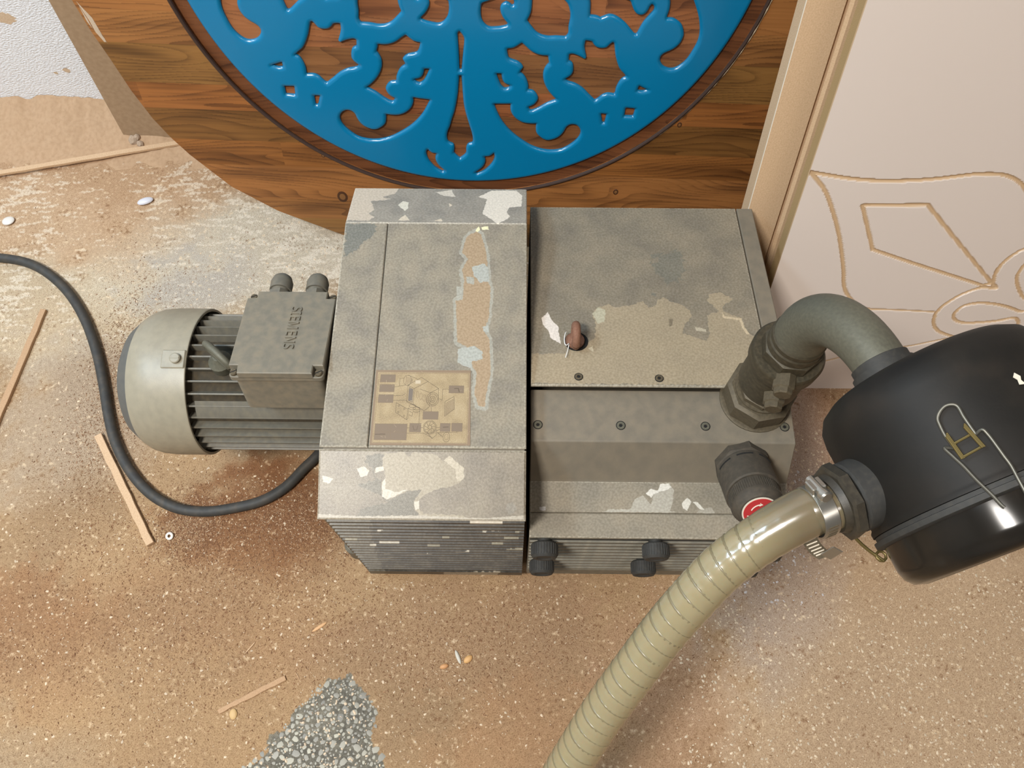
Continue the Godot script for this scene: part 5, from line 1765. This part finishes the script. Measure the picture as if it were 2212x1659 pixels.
	for q in [[-0.415, -0.125, 0.9, 0.026], [-0.335, -0.085, -1.0, 0.013], [-0.29, -0.225, 0.6, 0.011], [-0.245, -0.17, 0.2, 0.012], [-0.54, -0.165, 1.5, 0.012], [-0.16, -0.10, -0.4, 0.010], [0.02, -0.155, 0.8, 0.010], [-0.64, -0.33, 0.3, 0.011]]:
		if sl == null:
			var s := Shape.new()
			s.prism(Transform3D(Basis(Vector3.RIGHT, Vector3.FORWARD, Vector3.UP), Vector3.ZERO), PackedVector2Array([Vector2(-1, -0.03), Vector2(-0.2, -0.07), Vector2(0.7, -0.05), Vector2(1, 0.03), Vector2(0.5, 0.06), Vector2(-0.4, 0.05)]), 0.1, 0.012)
			sl = part("wood_splinter", s, M.stick_pale)
		else:
			sl = sl.duplicate()
			sl.name = numbered("wood_splinter")
			add_child(sl)
		tag(sl, told[nth], "splinter", "splinters in the sawdust")
		nth += 1
		sl.transform = Transform3D(Basis(Vector3.UP, q[2]) * Basis.from_scale(Vector3.ONE * q[3] / 2.0), Vector3(q[0], 0.0006, q[1]))
	var lump := Shape.new()
	for q in [Vector4(-0.800, 0.014, -1.128, 0.012), Vector4(-0.786, 0.012, -1.120, 0.008), Vector4(-0.792, 0.020, -1.131, 0.007)]:
		var prof := []
		for i in 7:
			var an := -PI / 2 + PI * i / 6
			prof.append(Vector2(cos(an), sin(an) * 0.8) * q.w)
		lump.lathe(Transform3D(Basis(Vector3(0.4, 0.9, 0.2).normalized(), q.x * 90.0), Vector3(q.x, q.y, q.z)), prof, 7)
	tag(part("plaster_lump", lump, speckled(rgb(120, 96, 76), rgb(172, 150, 128), rgb(214, 200, 184), 40.0, 0.95), self, 20.0), "crumbly plaster lump in the dust beside the wooden panel", "lump")
	# white thread of plastic by the lifting eye
	var th2 := Shape.new()
	var pts := PackedVector3Array()
	for i in 20:
		var q := i / 19.0
		pts.append(Vector3(0.0655 - 0.003 * sin(q * 7.0), 0.384 + 0.006 * absf(sin(q * 4.0)), -0.482 + 0.028 * q - 0.006 * cos(q * 9.0)))
	th2.tube(curve(pts, 0.001), [0.0006], 6)
	tag(part("plastic_shaving", th2, M.white), "curly white plastic shaving caught beside the rusty lifting eye", "shaving")

func sawdust() -> void:
	# heap along the wall
	var hs := Shape.new()
	var n1 := noise(95, 3.2, 4)
	var n2 := noise(96, 22.0, 3)
	var nx := 200
	var nz := 26
	var P := PackedVector3Array()
	for j in nz + 1:
		for i in nx + 1:
			var x := -1.6 + 1.25 * i / nx
			var q := float(j) / nz
			var z := -1.2095 + q * 0.15
			var y := (0.052 + n1.get_noise_2d(x * 3.0, 0.0) * 0.016) * pow(1.0 - q, 1.5) + n1.get_noise_2d(x, z) * 0.006 * (1.0 - q) + n2.get_noise_2d(x, z) * 0.004 + n1.get_noise_2d(x * 6.0, z * 6.0) * 0.003 - 0.0022 * q
			P.append(Vector3(x, y, z))
	for j in nz:
		for i in nx:
			var a := j * (nx + 1) + i
			hs.quad(P[a + nx + 1], P[a + nx + 2], P[a + 1], P[a])
	var o := part("sawdust_heap", hs, M.dust, self, 70.0)
	tag(o, "bank of brown sawdust drifted against the foot of the white wall", "sawdust")
	o.set_meta("kind", "stuff")
	# loose crumbs and shavings all over the floor
	var crumb := Shape.new()
	crumb.quad(Vector3(-1, 0.0, 0.35), Vector3(0, 0.45, 0.42), Vector3(0, 0.45, -0.42), Vector3(-1, 0.0, -0.3))
	crumb.quad(Vector3(0, 0.45, 0.42), Vector3(1, 0.05, 0.3), Vector3(1, 0.05, -0.35), Vector3(0, 0.45, -0.42))
	crumb.quad(Vector3(-1, 0.0, 0.35), Vector3(1, 0.0, 0.3), Vector3(1, 0.05, 0.3), Vector3(0, 0.45, 0.42))
	var cm := plain(Color.WHITE, 0.9)
	cm.vertex_color_use_as_albedo = true
	var mesh := crumb.mesh(20.0)
	mesh.surface_set_material(0, cm)
	var total := 56000
	var mm := MultiMesh.new()
	mm.transform_format = MultiMesh.TRANSFORM_3D
	mm.use_colors = true
	mm.mesh = mesh
	mm.instance_count = total
	var field := noise(97, 3.0, 4)
	var tones := [rgb(190, 162, 130), rgb(176, 144, 112), rgb(162, 126, 94), rgb(148, 110, 80), rgb(128, 90, 62), rgb(112, 76, 50), rgb(166, 132, 100), rgb(172, 138, 104), rgb(206, 186, 158)]
	var heaps := [[-0.36, -0.34, 0.10, 0.06], [-0.40, -0.30, 0.20, 0.10], [-0.54, -0.32, 0.05, 0.05], [-0.55, -0.15, 0.3, 0.16], [-0.05, -0.14, 0.3, 0.1], [-0.72, -0.55, 0.07, 0.25], [-0.6, -0.2, 0.4, 0.25]]
	var i := 0
	while i < total:
		var x := 0.0
		var z := 0.0
		var dense := rng.randf() >= 0.45
		if not dense:
			x = rng.randf_range(-1.15, 0.85)
			z = rng.randf_range(-1.05, 0.12)
			if field.get_noise_2d(x, z) < rng.randf() * 0.5 - 0.2:
				continue
			if z < -0.55 and rng.randf() < 0.6:
				continue
		else:
			var h: Array = heaps[rng.randi() % heaps.size()]
			x = h[0] + rng.randfn() * h[2] * 0.6
			z = h[1] + rng.randfn() * h[3] * 0.6
		if x > -0.26 and x < 0.36 and z > -0.75 and z < -0.235:
			continue
		if x > 0.38 and z < -0.58:
			continue
		if x > -0.9 and z < -0.9:
			continue
		if Geometry2D.is_point_in_polygon(Vector2(x, z), pairs(GREY_PATCH)) and rng.randf() < 0.93:
			continue
		var s := lerpf(0.0005, 0.0016, pow(rng.randf(), 2.6))
		var thin := lerpf(0.4, 1.0, rng.randf())
		var b := Basis(Vector3.UP, rng.randf() * TAU) * Basis(Vector3.RIGHT, rng.randfn() * 0.35) * Basis.from_scale(Vector3(s * 1.3, s, s * thin))
		mm.set_instance_transform(i, Transform3D(b, Vector3(x, s * 0.25, z)))
		var c: Color = tones[rng.randi() % tones.size()].srgb_to_linear()
		if dense and rng.randf() < 0.6:
			c = tones[4 + rng.randi() % 2].srgb_to_linear()
		var v := 0.85 + rng.randf() * 0.3
		mm.set_instance_color(i, Color(c.r * v, c.g * v, c.b * v))
		i += 1
	stones()
	var mi := MultiMeshInstance3D.new()
	mi.name = "sawdust"
	mi.multimesh = mm
	tag(mi, "loose brown sawdust crumbs and fine shavings strewn over the floor", "sawdust")
	mi.set_meta("kind", "stuff")
	add_child(mi)

func stones() -> void:   # the worn screed: pale stones that stand a little proud of it
	var s := Shape.new()
	var prof := [Vector2(1.0, 0.0), Vector2(0.86, 0.5), Vector2(0.5, 0.9), Vector2(0.0, 1.0)]
	s.lathe(Transform3D(), prof, 7)
	var k := noise(101, 0.8, 2)
	for i in s.p.size():
		var q := s.p[i]
		s.p[i] = Vector3(q.x * (1.0 + 0.5 * k.get_noise_2d(q.z * 3.0, 1.0)), q.y, q.z * (0.75 + 0.5 * k.get_noise_2d(q.x * 3.0, 5.0)))
	var m := plain(Color.WHITE, 0.45)
	m.vertex_color_use_as_albedo = true
	var mesh := s.mesh(60.0)
	mesh.surface_set_material(0, m)
	var patch := pairs(GREY_PATCH)
	var field := noise(102, 5.0, 3)
	var at := []
	var tint := []
	for i in 26000:
		var x := rng.randf_range(-1.1, 0.9)
		var z := rng.randf_range(-0.9, 0.12)
		var size := lerpf(0.0008, 0.0024, pow(rng.randf(), 2.0))
		var c := rgb(196, 174, 146)
		if Geometry2D.is_point_in_polygon(Vector2(x, z), patch):
			pass
		elif x > 0.26 and z > -0.5 and not (x < 0.37 and z < -0.22):
			if rng.randf() > 0.85 + field.get_noise_2d(x, z):
				continue
			c = rgb(204, 186, 160) if x > 0.5 or z > -0.2 else rgb(190, 186, 186)
		elif rng.randf() > 0.16 + field.get_noise_2d(x, z) * 0.3:
			continue
		if x > -0.26 and x < 0.37 and z > -0.75 and z < -0.235 or x > 0.38 and z < -0.6:
			continue
		at.append(Transform3D(Basis(Vector3.UP, rng.randf() * TAU) * Basis.from_scale(Vector3(size * 1.3, size * 0.35, size)), Vector3(x, 0.0, z)))
		tint.append(c)
	var n := 0
	var taken := []
	for i in 9000:   # the bare grey patch shows its stones
		var q := Vector2(rng.randf_range(-0.46, -0.18), rng.randf_range(-0.13, 0.06))
		var size := lerpf(0.0014, 0.0052, pow(rng.randf(), 1.6)) if i > 300 else lerpf(0.003, 0.0062, rng.randf())
		if not Geometry2D.is_point_in_polygon(q + Vector2(0.0025, 0) * rng.randfn(), patch):
			continue
		var clear := true
		for o in taken:
			if o[0].distance_to(q) < (o[1] + size) * 1.05:
				clear = false
				break
		if not clear:
			continue
		taken.append([q, size])
		at.append(Transform3D(Basis(Vector3.UP, rng.randf() * TAU) * Basis.from_scale(Vector3(size * 1.15, size * 0.03, size)), Vector3(q.x, 0.0, q.y)))
		tint.append(rgb(158, 153, 134).lerp(rgb(116, 112, 100), pow(rng.randf(), 0.7)))
	var mm := MultiMesh.new()
	mm.transform_format = MultiMesh.TRANSFORM_3D
	mm.use_colors = true
	mm.mesh = mesh
	mm.instance_count = at.size()
	for i in at.size():
		mm.set_instance_transform(i, at[i])
		var c: Color = tint[i].srgb_to_linear()
		var v := 0.8 + rng.randf() * 0.35
		mm.set_instance_color(i, Color(c.r * v, c.g * v, c.b * v))
	var mi := MultiMeshInstance3D.new()
	mi.name = "stone_grit"
	mi.multimesh = mm
	tag(mi, "pale stone grit standing proud in the worn floor screed", "grit")
	mi.set_meta("kind", "stuff")
	add_child(mi)
